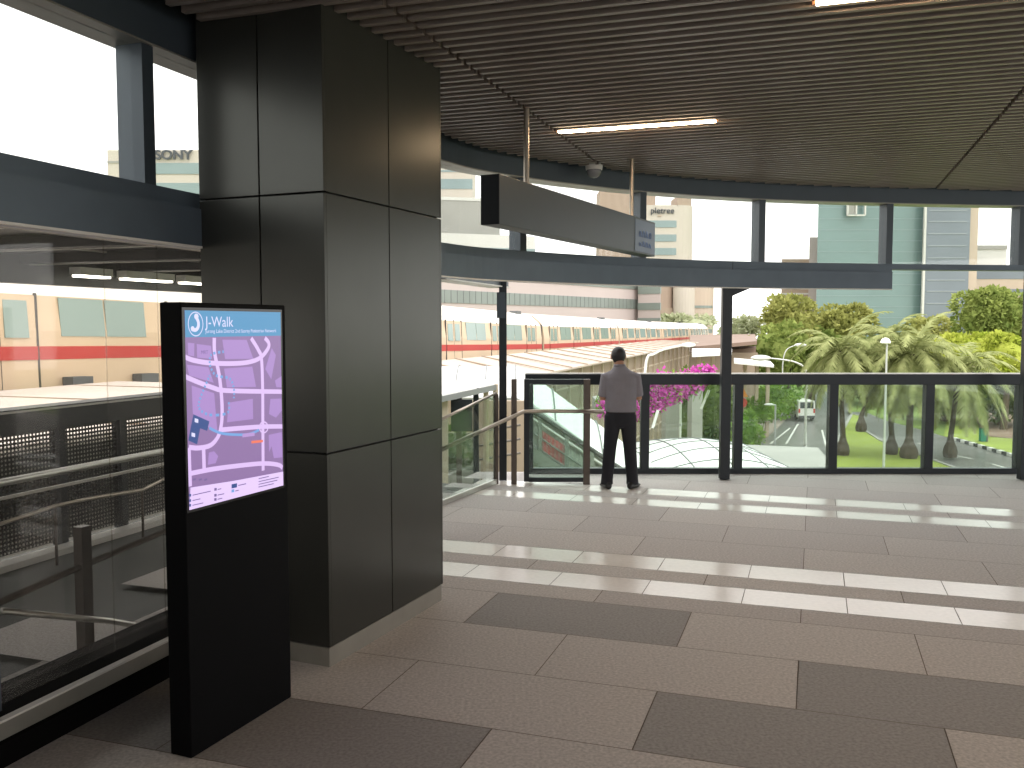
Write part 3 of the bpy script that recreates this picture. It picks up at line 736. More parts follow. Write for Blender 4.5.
def tree(label, px, py, Y, rx, rz, n, size, m, seed, group='trees beyond the roads', name='tree', cat='tree', ry=None):
    c = at_y(px, py, Y); t_ = thing(name, label, cat, (c.x, c.y, GZ), group)
    mb = MB(); crown(mb, c, (rx, ry or rx, rz), n, size, seed); mb.build('foliage', m, t_)
    mb = MB(); mb.tube([(c.x, c.y, GZ), (c.x+.2, c.y, (GZ+c.z)/2), (c.x, c.y, c.z)], [rx*.09+.1, rx*.07+.08, .08], 7); mb.build('trunk', 'bark', t_)
    mb = MB(); mb.ell(c, (rx*.62, (ry or rx)*.62, rz*.62), 12, 8); mb.build('inner_foliage', m, t_)
    return t_
tree('round olive tree left of the palms, below the tan block', 788, 330, 120, 4.6, 4.6, 3400, .62, 'leaf_olive', 1)
tree('olive tree low beside the far walkway roofs', 772, 356, 112, 4.4, 4.6, 2600, .6, 'leaf_mid', 21)
tree('wide olive tree behind the leftmost palm', 845, 328, 125, 4.6, 3.2, 2800, .62, 'leaf_olive', 2)
tree('deep green tree filling the gap left of the first palm', 812, 362, 118, 4.5, 4.5, 2600, .62, 'leaf_mid', 3)
tree('pale olive tree behind the middle palms', 925, 340, 120, 4.0, 3.0, 2200, .6, 'leaf_olive', 4)
tree('deep green tree low behind the middle palms', 880, 372, 112, 5.0, 4.2, 2600, .62, 'leaf_deep', 5)
tree('large domed green tree at the right below the cream office block', 984, 318, 100, 4.0, 3.4, 3600, .5, 'leaf_mid', 6)
tree('rounded green tree top beside the large domed tree', 1022, 330, 100, 2.6, 4.0, 1800, .5, 'leaf_mid', 26)
tree('bright yellow green tree in front of the large domed tree', 968, 350, 86, 3.8, 1.6, 2400, .45, 'leaf_bright', 7)
tree('bright yellow green tree at the right edge', 1006, 358, 84, 2.8, 2.4, 2000, .45, 'leaf_bright', 8)
tree('dark green tree at the right edge above the bare earth', 1000, 396, 88, 4.4, 2.9, 2400, .5, 'leaf_deep', 9)
tree('dark green tree behind the rightmost palm', 945, 392, 92, 3.6, 3.0, 2000, .5, 'leaf_deep', 10)
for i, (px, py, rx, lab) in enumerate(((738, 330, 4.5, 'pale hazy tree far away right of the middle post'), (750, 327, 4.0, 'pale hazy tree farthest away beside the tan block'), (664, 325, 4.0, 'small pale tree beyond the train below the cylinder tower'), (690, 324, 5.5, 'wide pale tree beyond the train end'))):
    tree(lab, px, py, 215 if i < 2 else 165, rx, 2.6 if i < 2 else 1.6, 700, .9, 'leaf_far_haze', 40+i, 'far hazy trees')
def bush(label, px, py, Y, rx, rz, n, size, m, seed, ry=None, group='bushes beside the roads'):
    c = at_y(px, py, Y); mb = MB(); crown(mb, c, (rx, ry or rx, rz), n, size, seed); mb.ell(c, (rx*.75, (ry or rx)*.75, rz*.75), 12, 8)
    zf = min(v.z for v in mb.v)
    for i in range(5):
        a = i*1.26; mb.tube([(c.x+.2*rx*math.cos(a), c.y+.2*rx*math.sin(a), GZ if Y > 40 else zf), (c.x+.5*rx*math.cos(a), c.y+.5*rx*math.sin(a), c.z)], .05, 5)
    return tag(mb.build('bush', m), label, 'bush', group)
bush('light green bush on the bank left of the van', 776, 400, 95, 3.0, 1.7, 1800, .35, 'leaf_bush', 60)
bush('light green bush at the bend behind the dark car', 758, 412, 80, 2.4, 1.3, 1300, .32, 'leaf_bush', 61)
bush('light green bush in front of the white canopy slab', 743, 434, 68, 1.35, 1.9, 1300, .3, 'leaf_bush', 62)
bush('shaded green bush behind the middle post', 716, 434, 66, 2.3, 1.6, 1200, .3, 'leaf_bush', 63)
bush('dark green bush between the concrete pillars and the middle post', 712, 412, 60, 1.5, 2.6, 1500, .3, 'leaf_deep', 64)
bush('dark climbing shrub between the two concrete pillars', 686, 420, 50, .9, 2.8, 1100, .28, 'leaf_deep', 65)

# ---------------------------------------------------------------- palms
def palm(label, base, crownpx, Y, nf, fl_, seed, dense=30, m='palm_leaf', tr=.17):
    rg = random.Random(seed); b = at_y(base[0], base[1], Y); b.z = GZ+.1; c = at_y(crownpx[0], crownpx[1], Y)
    t_ = thing('palm_tree', label, 'palm tree', b, 'date palms on the grass island')
    mb = MB(); h_ = c.z-b.z
    mb.tube([b, b+Vector((0, 0, .35)), b+Vector((0, 0, .75)), b+Vector((0, 0, 1.1)), b+Vector((0, 0, 1.5)), b.lerp(c, .6), c], [tr*2.6, tr*3.0, tr*2.6, tr*1.7, tr*1.15, tr, tr*1.3], 10)
    mb.build('trunk', 'trunk', t_)
    mb = MB()
    for i in range(nf):
        az = i*2.39996+rg.uniform(-.2, .2); el = math.radians(70-102*((i+.5)/nf)+rg.uniform(-8, 8)); L = fl_*rg.uniform(.82, 1.02)
        d0 = Vector((math.cos(az)*math.cos(el), math.sin(az)*math.cos(el), math.sin(el))); p = Vector(c); d = d0; pts = [Vector(p)]
        ns = 9
        for k_ in range(ns):
            d = (d+Vector((0, 0, -.19-.07*math.cos(el)))).normalized(); p = p+d*(L/ns); pts.append(Vector(p))
        mb.tube(pts, [.05*(1-.85*k_/ns) for k_ in range(ns+1)], 4)
        side0 = d0.cross(Vector((0, 0, 1))); side0 = side0.normalized() if side0.length > .01 else Vector((1, 0, 0))
        for j in range(dense):
            f = .12+.88*j/(dense-1); x = f*ns; i0 = min(int(x), ns-1); q = pts[i0].lerp(pts[i0+1], x-i0); dd = (pts[i0+1]-pts[i0]).normalized()
            ll = L*.20*math.sin(math.pi*min(1, .25+.72*f))+.12
            for sg_ in (-1, 1):
                e_ = (side0*sg_*.85+dd*.75+Vector((0, 0, -.22+rg.uniform(-.2, .2)))).normalized(); w_ = dd*.085
                mb.add([q-w_, q+w_, q+e_*ll+Vector((0, 0, -ll*.15))], [(0, 1, 2)])
    mb.build('fronds', m, t_)
    return t_
palm('leftmost date palm with swollen trunk base at the road fork', (842.5, 457), (840, 351), 67, 40, 5.2, 1)
palm('largest date palm with the thickest trunk, beside the tall straight lamp', (908.5, 460), (912, 354), 65.5, 46, 5.8, 2, 34, tr=.22)
palm('date palm with slender trunk just right of the tall straight lamp', (891, 459), (889, 366), 67.5, 30, 4.8, 3)
palm('rightmost date palm leaning over the right hand road', (950, 457), (958, 372), 66, 40, 5.6, 4)
palm('tallest pale palm crown behind the tall straight lamp', (861, 432), (889, 340), 82, 44, 4.6, 5, m='palm_leaf')

# ---------------------------------------------------------------- vehicles
def van():
    c = at_z(806.5, 421, GZ); t_ = thing('van', 'white van seen from behind on the wet road', 'van', (c.x, c.y, GZ))
    x, y, z = c; 
    mb = MB(); rg_ = []
    for yy, w0, w1, zt in ((0, .86, .80, 2.05), (.12, .9, .82, 2.12), (3.0, .9, .82, 2.12), (3.7, .9, .78, 1.7), (4.3, .88, .8, 1.15), (4.6, .82, .75, 1.0)):
        rg_.append([Vector((x-w0, y+yy, z+.35)), Vector((x+w0, y+yy, z+.35)), Vector((x+w0, y+yy, z+.35+(zt-.35)*.5)), Vector((x+w1, y+yy, z+zt-.1)), Vector((x+w1-.12, y+yy, z+zt)), Vector((x-w1+.12, y+yy, z+zt)), Vector((x-w1, y+yy, z+zt-.1)), Vector((x-w0, y+yy, z+.35+(zt-.35)*.5))])
    mb.rings(rg_); mb.build('body', 'van_white', t_)
    mb = MB(); mb.box((x, y-.015, z+1.62), (1.36, .03, .62)); mb.build('rear_window', 'van_glass', t_)
    for s_ in (-1, 1):
        mb = MB(); mb.box((x+s_*.76, y-.02, z+1.05), (.16, .05, .42)); mb.build('tail_light', 'lamp_red', t_)
        for yy in (.8, 3.6):
            mb = MB(); mb.tube([(x+s_*.92, y+yy, z+.33), (x+s_*.70, y+yy, z+.33)], .33, 14); mb.build('wheel', 'tyre', t_)
        mb = MB(); mb.box((x+s_*1.02, y+3.5, z+1.45), (.14, .1, .24)); mb.build('wing_mirror', 'tyre', t_)
    mb = MB(); mb.box((x, y-.05, z+.45), (1.66, .12, .2)); mb.build('bumper', 'under_grey', t_)
    mb = MB(); mb.box((x, y-.02, z+.78), (.5, .02, .13)); mb.build('number_plate', 'kerb_white', t_)
van()
def car():
    c = at_z(761, 412, GZ); x, y, z = c; t_ = thing('car', 'dark car half hidden by the bushes left of the van', 'car', (x, y, GZ))
    mb = MB(); rg_ = []
    for xx, zt in ((-2.1, .75), (-1.8, .95), (-1.1, 1.0), (-.5, 1.42), (.7, 1.45), (1.4, 1.05), (2.0, .95), (2.15, .6)):
        rg_.append([Vector((x+xx, y-.85, z+.3)), Vector((x+xx, y-.85, z+min(zt, .9))), Vector((x+xx, y-.7, z+zt)), Vector((x+xx, y+.7, z+zt)), Vector((x+xx, y+.85, z+min(zt, .9))), Vector((x+xx, y+.85, z+.3))])
    mb.rings(rg_); mb.build('body', 'car_dark', t_)
    mb = MB(); mb.box((x+.1, y-.8, z+1.17), (1.3, .06, .3)); mb.build('side_window', 'van_glass', t_)
    for xx in (-1.3, 1.35):
        for yy in (-.8, .8):
            mb = MB(); mb.tube([(x+xx, y+yy-.1, z+.3), (x+xx, y+yy+.1, z+.3)], .3, 12); mb.build('wheel', 'tyre', t_)
car()

# ---------------------------------------------------------------- street lamps
def curved_lamp(label, base, top, head, Y, r=.09, hl=.9):
    b = at_y(*base, Y); tp = at_y(*top, Y); hd = at_y(*head, Y)
    t_ = thing('street_lamp', label, 'street lamp', (b.x, Y, GZ), 'street lamps along the roads')
    mb = MB(); x = b.x
    pts = smooth_path([(x, Y, GZ), (x, Y, (GZ+tp.z)/2), (x, Y, tp.z), (x+(hd.x-x)*.28, Y, tp.z+(hd.z-tp.z)*.72), (hd.x, Y, hd.z)], 6)
    mb.tube(pts, [r*(1.2-.7*i/len(pts)) for i in range(len(pts))], 8); mb.build('pole', 'pole_white', t_, smooth=True)
    sg_ = 1 if hd.x > x else -1
    mb = MB(); mb.ell((hd.x+sg_*hl*.4, Y, hd.z), (hl*.55, hl*.24, hl*.16), 12, 8); mb.build('lamp_head', 'lamp_head', t_, smooth=True)
curved_lamp('near curved street lamp with white head in front of the train', (644.5, 420), (645, 374), (683, 345), 27, .05, .40)
curved_lamp('curved street lamp arching left over the road before the van', (805, 446), (804, 374), (768, 358), 73, .10, 1.5)
curved_lamp('slender street lamp arching right among the olive trees', (782, 408), (781.5, 362), (796, 345), 105, .08, 1.3)
p = at_z(883.5, 469, GZ); t_ = thing('street_lamp', 'tall straight lamp with rounded white head between the palms', 'street lamp', (p.x, p.y, GZ), 'street lamps along the roads')
zt = at_y(883, 343, p.y).z
mb = MB(); mb.tube([(p.x, p.y, GZ), (p.x, p.y, zt)], [.10, .065], 8); mb.build('pole', 'pole_grey', t_)
mb = MB(); mb.lathe((p.x-.1, p.y, zt), [(.08, -.08), (.34, 0), (.34, .08), (.24, .28), (.05, .36)], 12); mb.build('lamp_head', 'lamp_head', t_)
for lab, bx_, ty_, Y in (('short path lamp beside the pavement near the dark car', 775.5, 405, 74), ('short path lamp farther back among the green bushes', 774, 391, 96)):
    b_ = at_y(bx_, ty_, Y); t_ = thing('path_lamp', lab, 'path lamp', (b_.x, Y, GZ), 'short lamps by the pavement')
    mb = MB(); mb.tube([(b_.x, Y, GZ), (b_.x, Y, b_.z)], .08, 8); mb.build('pole', 'pole_grey', t_)
    mb = MB(); mb.tube([(b_.x, Y, b_.z), (b_.x-.4, Y, b_.z+.05)], .05, 6); mb.ell((b_.x-.55, Y, b_.z+.05), (.4, .2, .1), 10, 6); mb.build('lamp_head', 'lamp_head', t_)
p = at_y(742.5, 398, 78); t_ = thing('road_sign', 'orange and red road sign right of the middle post', 'road sign', (p.x, 78, GZ))
mb = MB(); mb.tube([(p.x, 78, GZ), (p.x, 78, p.z+.8)], .05, 6); mb.build('pole', 'pole_grey', t_)
mb = MB(); mb.extr([(p.x-.45, 77.9, p.z+.1), (p.x+.45, 77.9, p.z+.1), (p.x, 77.9, p.z+.95)], (0, .05, 0)); mb.build('warning_plate', 'sign_orange', t_)
mb = MB(); mb.tube([(p.x, 77.93, p.z-.4), (p.x, 77.88, p.z-.4)], .4, 16); mb.build('round_plate', 'sign_red', t_)
p = at_z(983, 442, GZ); t_ = thing('utility_box', 'small teal box on the grass beside the bare earth', 'utility box', (p.x, p.y, GZ))
mb = MB(); mb.box((p.x-.05, p.y, GZ+.62), (.45, .4, 1.1)); mb.build('cabinet', 'teal', t_)
mb = MB(); mb.box((p.x-.05, p.y, GZ+1.2), (.52, .47, .08)); mb.build('lid', 'stair_dark', t_)
mb = MB(); mb.tube([(p.x+.32, p.y, GZ), (p.x+.32, p.y, GZ+1.1)], .09, 8); mb.build('post', 'stair_dark', t_)

# ---------------------------------------------------------------- the train
PT = -16.5
def zoff(s): # height of the red stripe along the track
    xs = [-20, 17.6, 43, 56, 102, 200]; zs = [1.85, 1.19, .70, .47, .14, -.25]
    for i in range(len(xs)-1):
        if s <= xs[i+1]: return zs[i]+(zs[i+1]-zs[i])*(s-xs[i])/(xs[i+1]-xs[i])
    return zs[-1]
trn = thing('train', 'long cream and white commuter train with a red stripe on the elevated track', 'train', W(60, PT-1.5, -1.4))
LC = 23.15
starts = [6.3, 31.85, 55.5, 79.1, 102.7, 126.3]
for ci, s0 in enumerate(starts):
    gw = (starts[ci+1]-s0-LC-.02) if ci < len(starts)-1 else .4
    def Pt(ds, o, dz): s = s0+ds; return W(s, PT+o, zoff(s)+dz)
    prof = [(-.12, -1.25), (-.02, -.75), (0, -.2), (0, .5), (-.10, 1.30), (-.28, 1.55), (-.75, 1.95), (-1.55, 2.12), (-2.35, 1.95), (-2.82, 1.55), (-3.0, 1.3), (-3.1, .5), (-3.1, -.2), (-2.98, -1.25)]
    mb = MB()
    for ds0, ds1 in ((0, LC/2), (LC/2, LC)):
        rings_ = [[Pt(ds, o, dz) for o, dz in prof] for ds in (ds0, ds1)]
        n = len(prof); vs = rings_[0]+rings_[1]; fs = [(k_, n+k_, n+(k_+1) % n, (k_+1) % n) for k_ in range(n)]
        o_ = len(mb.v); mb.v += vs
        for k_, f in enumerate(fs): mb.f.append([q+o_ for q in f]); mb.m.append(1 if 4 <= k_ <= 8 else 0)
        mb.f.append([q+o_ for q in range(n)]); mb.m.append(0); mb.f.append([q+o_+n for q in range(n)][::-1]); mb.m.append(0)
    cg = mb.build('carriage', ['train_cream', 'train_roof'], trn)
    def strip(a, b, z0, z1, o0, o1, nm, m, par, th=.012, nseg=1):
        mb = MB()
        for k_ in range(nseg):
            u, v = a+(b-a)*k_/nseg, a+(b-a)*(k_+1)/nseg
            def X(ds, dz, t_): 
                f = (dz-z0)/(z1-z0); return Pt(ds, o0+(o1-o0)*f+t_, dz)
            mb.hexa([X(u, z0, 0), X(v, z0, 0), X(v, z0, th), X(u, z0, th)], [X(u, z1, 0), X(v, z1, 0), X(v, z1, th), X(u, z1, th)])
        return mb.build(nm, m, par)
    strip(0, LC, -.15, .15, 0, 0, 'red_stripe', 'train_red', cg, .01, 4)
    for d0 in (1.35, 7.5, 13.75, 20.0):
        dr = strip(d0, d0+1.9, -.78, 1.28, 0, -.06, 'door', 'train_cream', cg, .03)
        mb = MB()
        for e_ in (d0-.06, d0+.93, d0+1.9):
            w_ = .06 if e_ != d0+.93 else .02
            mb.hexa([Pt(e_, .0, -.9), Pt(e_+w_, .0, -.9), Pt(e_+w_, .036, -.9), Pt(e_, .036, -.9)], [Pt(e_, -.07, 1.34), Pt(e_+w_, -.07, 1.34), Pt(e_+w_, -.02, 1.34), Pt(e_, -.02, 1.34)])
        mb.build('door_seal', 'rubber_dark', dr) if False else mb.build('door_seal', 'rubber_dark', cg)
        strip(d0, d0+1.9, -.15, .15, 0, 0, 'red_stripe', 'train_red', cg, .036)
        for e_ in (d0+.16, d0+1.06):
            strip(e_, e_+.62, .34, 1.16, -.0, -.055, 'door_window', 'train_glass', cg, .036)
    for w0 in (4.0, 10.1, 16.3):
        for e_ in (w0, w0+1.42):
            strip(e_, e_+1.36, .38, 1.27, -.005, -.075, 'window', 'train_glass', cg, .02)
    if s0 < 100:
        for e_ in (10.1, 12.35):
            mb = MB()
            def Q(ds, o, dz): return Pt(ds, o, dz)
            mb.hexa([Q(e_, .0, -.90), Q(e_+.62, .0, -.90), Q(e_+.62, .3, -.90), Q(e_, .3, -.90)], [Q(e_, .0, -.56), Q(e_+.62, .0, -.56), Q(e_+.62, .3, -.56), Q(e_, .3, -.56)]); mb.build('equipment_box', 'under_grey', cg)
    mb = MB()
    for a_ in (LC-.4, ): mb.hexa([Pt(a_+.405, -.06, -1.1), Pt(a_+.41+gw, -.06, -1.1), Pt(a_+.41+gw, -2.9, -1.1), Pt(a_+.405, -2.9, -1.1)], [Pt(a_+.405, -.14, 1.4), Pt(a_+.41+gw, -.14, 1.4), Pt(a_+.41+gw, -2.9, 1.4), Pt(a_+.405, -2.9, 1.4)])
    mb.build('gangway', 'rubber_dark', cg)
    mb = MB(); mb.hexa([Pt(LC-2.0, -1.0, 2.0), Pt(LC-1.2, -1.0, 2.0), Pt(LC-1.2, -1.5, 2.0), Pt(LC-2.0, -1.5, 2.0)], [Pt(LC-2.0, -1.0, 2.2), Pt(LC-1.2, -1.0, 2.2), Pt(LC-1.2, -1.5, 2.2), Pt(LC-2.0, -1.5, 2.2)]); mb.build('roof_vent', 'under_grey', cg)
# viaduct carrying it
mb = MB()
for a_, b_ in ((-15, 17.6), (17.6, 43), (43, 56), (56, 102), (102, 240)):
    za, zb = zoff(a_)-1.3, zoff(b_)-1.3
    P8 = lambda s, t, z: W(s, t, z)
    mb.hexa([P8(a_, -13.6, za-1.2), P8(b_, -13.6, zb-1.2), P8(b_, -21.5, zb-1.2), P8(a_, -21.5, za-1.2)], [P8(a_, -13.6, za), P8(b_, -13.6, zb), P8(b_, -21.5, zb), P8(a_, -21.5, za)])
vd = thing('viaduct', 'concrete rail viaduct deck carrying the train', 'viaduct', W(60, -17.5, GZ))
mb.build('deck', 'concrete', vd)
for s_ in (8, 33, 58, 83, 108, 133, 158, 183):
    mb = MB(); mb.stbox(s_-1, s_+1, -18.8, -16.6, GZ, zoff(s_)-2.5); mb.build('pier', 'concrete', vd)
# ---------------------------------------------------------------- covered walkway below the train
def zrf(s): return .0+.0
mat('sheet_pale', (200, 190, 182), .6, 0, .06, .6)
mat('walk_roof', (176, 162, 148), .6, 0, .08, .5)
lw = thing('covered_walkway', 'beige panelled covered walkway with white roof running below the train', 'covered walkway', W(56, -12.4, GZ))
mb = MB()
mb.hexa([W(27, -10.6, -.28), W(88, -10.6, .10), W(88, -13.9, .42-.1), W(27, -13.9, .35)], [W(27, -10.6, -.20), W(88, -10.6, .18), W(88, -13.9, .42), W(27, -13.9, .47)])
rf = mb.build('roof', 'walk_roof', lw)
for i in range(20):
    mb = MB(); s_ = 28+i*3.05; f = (s_-27)/61
    a_, b_ = W(s_, -10.6, -.2+.38*f), W(s_, -13.9, .47-.05*f); mb.bar(a_+Vector((0, 0, .02)), b_+Vector((0, 0, .02)), .12, .05)
    mb.build('roof_rib', 'beige_panel', rf)
mb = MB(); mb.hexa([W(27, -11.5, GZ), W(88, -11.5, GZ), W(88, -11.7, GZ), W(27, -11.7, GZ)], [W(27, -11.5, -.2), W(88, -11.5, .15), W(88, -11.7, .15), W(27, -11.7, -.2)])
mb.build('side_wall', 'beige_panel', lw)
for i in range(25):
    s_ = 28+i*2.45; mb = MB(); mb.stbox(s_-.05, s_+.05, -11.5, -11.36, GZ, -.2+.34*(s_-27)/61); mb.build('post', 'beige_post' if s_ > 56 else 'beige_light', lw)
mb = MB()
for z_ in (-1.3, -2.6, -4.2, -6): mb.hexa([W(28, -11.42, z_), W(88, -11.42, z_+.2), W(88, -11.5, z_+.2), W(28, -11.5, z_)], [W(28, -11.42, z_+.08), W(88, -11.42, z_+.28), W(88, -11.5, z_+.28), W(28, -11.5, z_+.08)])
mb.build('rail', 'beige_light', lw)

# station roofs farther along
fs = thing('station_roof', 'brown pitched station roofs with slim columns beyond the middle post', 'station roof', at_y(735, 365, 78).to_tuple()[:2]+(GZ,))
def pix_slab(mb, corners, th, mi=0):              # corners: (px, py, Y)
    t = [at_y(*c) for c in corners]; b = [p-Vector((0, 0, th)) for p in t]; mb.hexa(b, t, mi)
mb = MB(); pix_slab(mb, [(690, 347, 86), (757, 341, 86), (755, 334, 118), (690, 335, 118)], .35); mb.build('main_roof', 'brown_roof', fs)
mb = MB(); pix_slab(mb, [(692, 354, 72), (732, 352, 72), (732, 348.5, 80), (692, 348.5, 80)], .25); mb.build('lower_roof', 'canopy_white', fs)
mb = MB(); pix_slab(mb, [(734, 361, 74), (774, 365, 74), (770, 361, 84), (734, 358, 84)], .22); mb.build('side_roof', 'canopy_white', fs)
mb = MB(); pix_slab(mb, [(690, 352, 90), (756, 348, 90), (756, 346, 100), (690, 348, 100)], 1.4); mb.build('soffit_beam', 'brown_roof', fs)
for x, Y, y0 in ((699, 76, 354), (713, 76, 354), (728, 76, 353), (745, 79, 362), (757, 79, 364), (768, 79, 365), (737, 92, 350), (751, 92, 350)):
    p = at_y(x, y0, Y); mb = MB(); mb.box((p.x, Y, (GZ+p.z)/2), (.28, .28, p.z-GZ)); mb.build('column', 'beige_post', fs)
mb = MB(); a_ = at_y(690, 372, 88); b_ = at_y(757, 370, 88); mb.box(((a_.x+b_.x)/2, 88, a_.z-.2), (b_.x-a_.x, .4, 4.2)); mb.build('side_wall', 'beige_panel', fs)
# concrete pillars under the flower planter
def pillar(label, x0, x1, ytop, Y, m='concrete'):
    a_, b_ = at_y(x0, ytop, Y), at_y(x1, ytop, Y); t_ = thing('concrete_pillar', label, 'pillar', ((a_.x+b_.x)/2, Y, GZ), 'concrete pillars under the flowers')
    zm = at_y(x0, 422, Y).z
    mb = MB(); mb.box(((a_.x+b_.x)/2, Y, (GZ+zm-.02)/2), (b_.x-a_.x, 1.2, zm-.02-GZ)); mb.build('lower_shaft', m, t_)
    mb = MB(); mb.box(((a_.x+b_.x)/2, Y, (a_.z+zm+.02)/2), (b_.x-a_.x, 1.2, a_.z-zm-.02)); mb.box(((a_.x+b_.x)/2, Y, zm), (b_.x-a_.x-.05, 1.15, .06)); mb.build('upper_shaft', m, t_)
    return t_
pillar('nearer pale concrete pillar under the magenta flowers', 664, 679, 389, 41)
pillar('farther concrete pillar near the middle post', 690, 700.5, 386, 47)
p = at_y(680.6, 398, 40.1); t_ = thing('drain_pipe', 'white vertical pipe on the right side of the nearer concrete pillar', 'pipe', (p.x, p.y, GZ))
mb = MB(); mb.tube([(p.x, p.y, GZ), (p.x, p.y, p.z+.2)], .055, 8); mb.build('pipe', 'pole_white', t_)
mb = MB()
for z_ in (-6, -4, -2.6): mb.lathe((p.x, p.y, z_), [(.05, -.05), (.08, -.05), (.08, .05), (.05, .05)], 8)
mb.build('clamp', 'pole_grey', t_)
pl = thing('planter_beam', 'pale sloping concrete planter beam holding the magenta flowers', 'planter', at_y(670, 390, 36))
mb = MB(); A0, A1, B1, B0 = at_y(596, 400, 33), at_y(716, 376, 39.5), at_y(716, 383, 39.5), at_y(596, 412, 33)
mb.hexa([B0, B1, B1+Vector((0, 1.6, 0)), B0+Vector((0, 1.6, 0))], [A0, A1, A1+Vector((0, 1.6, 0)), A0+Vector((0, 1.6, 0))]); mb.build('beam', 'concrete', pl)
mb = MB()
for a_, b_, Y in (((709, 390), (701, 409), 40), ((658, 410), (652.5, 428), 33)): mb.bar(at_y(*a_, Y), at_y(*b_, Y), .07, .10)
mb.build('strut', 'pole_white', pl)
bg = MB(); rg = random.Random(77)
for i in range(6000):
    f = rg.random()**.8; x = 598+f*116; Y = 32.2+f*6.6
    top = (402-f*6 if x < 632 else 379+(x-632)*-.10+ (6 if x > 690 else 0)); 
    if x > 690: top = 366+abs(x-703)*.4
    bot = 418 if x < 646 else 417-(x-646)*.55
    if x < 632: bot = 414
    if 606 < x < 632 : top += 0
    y = top+(bot-top)*rg.random()**1.25
    c_ = at_y(x+rg.gauss(0, 1.0), y+rg.gauss(0, 1.5), Y+rg.uniform(-.9, .5))
    leaf_quad(bg, c_, Vector((rg.gauss(0, 1), rg.gauss(0, 1)-.4, rg.gauss(0, 1)-.3)), .12, .2, rg, 0 if rg.random() < .8 else 1)
for i in range(60):
    x = 600+rg.random()*112; f = (x-596)/118; Y = 32.4+f*6.6; y0 = 398-f*14
    p0 = at_y(x, y0, Y); p1 = at_y(x-6, y0+rg.uniform(4, 20), Y-.6); bg.tube([p0+Vector((0, .6, .1)), (p0+p1)/2+Vector((0, -.2, .2)), p1], .018, 4, 1)
tag(bg.build('bougainvillea', ['magenta', 'leaf_bush'], origin=at_y(670, 392, 37)), 'mass of magenta flowers spilling over the sloping concrete beam', 'flowering shrub')

# ---------------------------------------------------------------- white escalator canopy + stairs
def vault(mb, path, y0, y1, rise, n=9, thick=.08):
    rings_ = []
    for p in path:
        up = [Vector((p.x, y0+(y1-y0)*j/(n-1), p.z+rise*math.sin(math.pi*j/(n-1)))) for j in range(n)]
        rings_.append(up+[q-Vector((0, 0, thick)) for q in reversed(up)])
    mb.rings(rings_)
ec = thing('escalator_canopy', 'white vaulted canopy stepping down over the staircase left of the standing man', 'canopy', at_y(560, 420, 23).to_tuple()[:2]+(-4.,))
Yv = 21.5
path = [at_y(424, 396, Yv), at_y(516, 396, Yv), at_y(532, 404, Yv), at_y(605, 458, Yv), at_y(690, 520, Yv)]
mb = MB(); vault(mb, path, Yv, Yv+4, .62); mb.build('roof', 'canopy_white', ec, smooth=False)
mb = MB()
def arc(p, off=.03): return [Vector((p.x, Yv+4*j/8, p.z+.62*math.sin(math.pi*j/8)+off)) for j in range(9)]
for f in (.0, .33, .66, 1.): mb.tube(arc(path[0].lerp(path[1], f)), .018, 5)
for f in (.15, .45, .75): mb.tube(arc(path[2].lerp(path[4], f)), .018, 5)
mb.build('seam', 'seam_grey', ec)
mb = MB(); mb.tube([p+Vector((0, 0, -.05)) for p in path], .06, 6); mb.build('edge_beam', 'pole_grey', ec)
for p in (path[0], path[1], path[3]):
    mb = MB(); mb.tube([(p.x, Yv+.15, p.z-.03), (p.x, Yv+.15, GZ)], .07, 8); mb.build('post', 'pole_grey', ec)
es = thing('staircase', 'metal staircase with railings descending under the white vaulted canopy', 'staircase', at_y(560, 450, 20.6).to_tuple()[:2]+(-4.2,))
Ys = 20.6
def line(a, b, ext=0.): 
    p, q = at_y(*a, Ys), at_y(*b, Ys); return p, q+(q-p)*ext
for nm, a, b, r, m in (('handrail', (522, 404), (621, 469), .055, 'stair_dark'), ('handrail', (526, 414), (621, 477), .03, 'pole_white'), ('mid_rail', (526, 428), (608, 484), .022, 'stair_metal'), ('mid_rail', (526, 440), (590, 484), .022, 'stair_metal')):
    p, q = line(a, b, .5); mb = MB(); mb.tube([p, q], r, 8); mb.build(nm, m, es)
p, q = line((522, 446), (580, 486), .8); mb = MB(); mb.bar(p, q, .12, .28); mb.build('stringer', 'stair_metal', es)
p2, q2 = p+Vector((0, 1.4, 0)), q+Vector((0, 1.4, 0)); mb = MB(); mb.bar(p2, q2, .12, .28); mb.build('stringer', 'stair_metal', es)
mb = MB()
for i in range(20):
    c_ = p.lerp(q, (i+.5)/20); mb.box((c_.x, Ys+.7, c_.z+.1), (.3, 1.3, .05))
mb.build('treads', 'stair_dark', es)
for x, y0, y1 in ((528, 408, 450), (540, 416, 458), (566.5, 433, 474), (592, 450, 492), (614, 464, 508)):
    mb = MB(); a_, b_ = at_y(x, y0, Ys), at_y(x, y1, Ys); mb.box(((a_.x+b_.x)/2, Ys, (a_.z+b_.z)/2), (.09, .07, a_.z-b_.z)); mb.build('post', 'stair_metal', es)
for x0, x1, m in ((529, 539, 'stair_panel'), (541, 565.5, 'banner_red'), (568, 591, 'stair_panel'), (593, 613, 'stair_panel')):
    ys = lambda x: 418+(x-526)*.665
    mb = MB(); c4 = [at_y(x0, ys(x0)+24, Ys+.05), at_y(x1, ys(x1)+24, Ys+.05), at_y(x1, ys(x1)+2, Ys+.05), at_y(x0, ys(x0)+2, Ys+.05)]
    mb.extr(c4, (0, .03, 0)); mb.build('side_panel', m, es)
for i in range(22):
    x = 531+i*4; y0 = 418+(x-526)*.665
    mb = MB(); a_, b_ = at_y(x, y0-2, Ys-.04), at_y(x, y0+30, Ys-.04); mb.tube([a_, b_], .008, 5); mb.build('baluster', 'stair_metal', es)
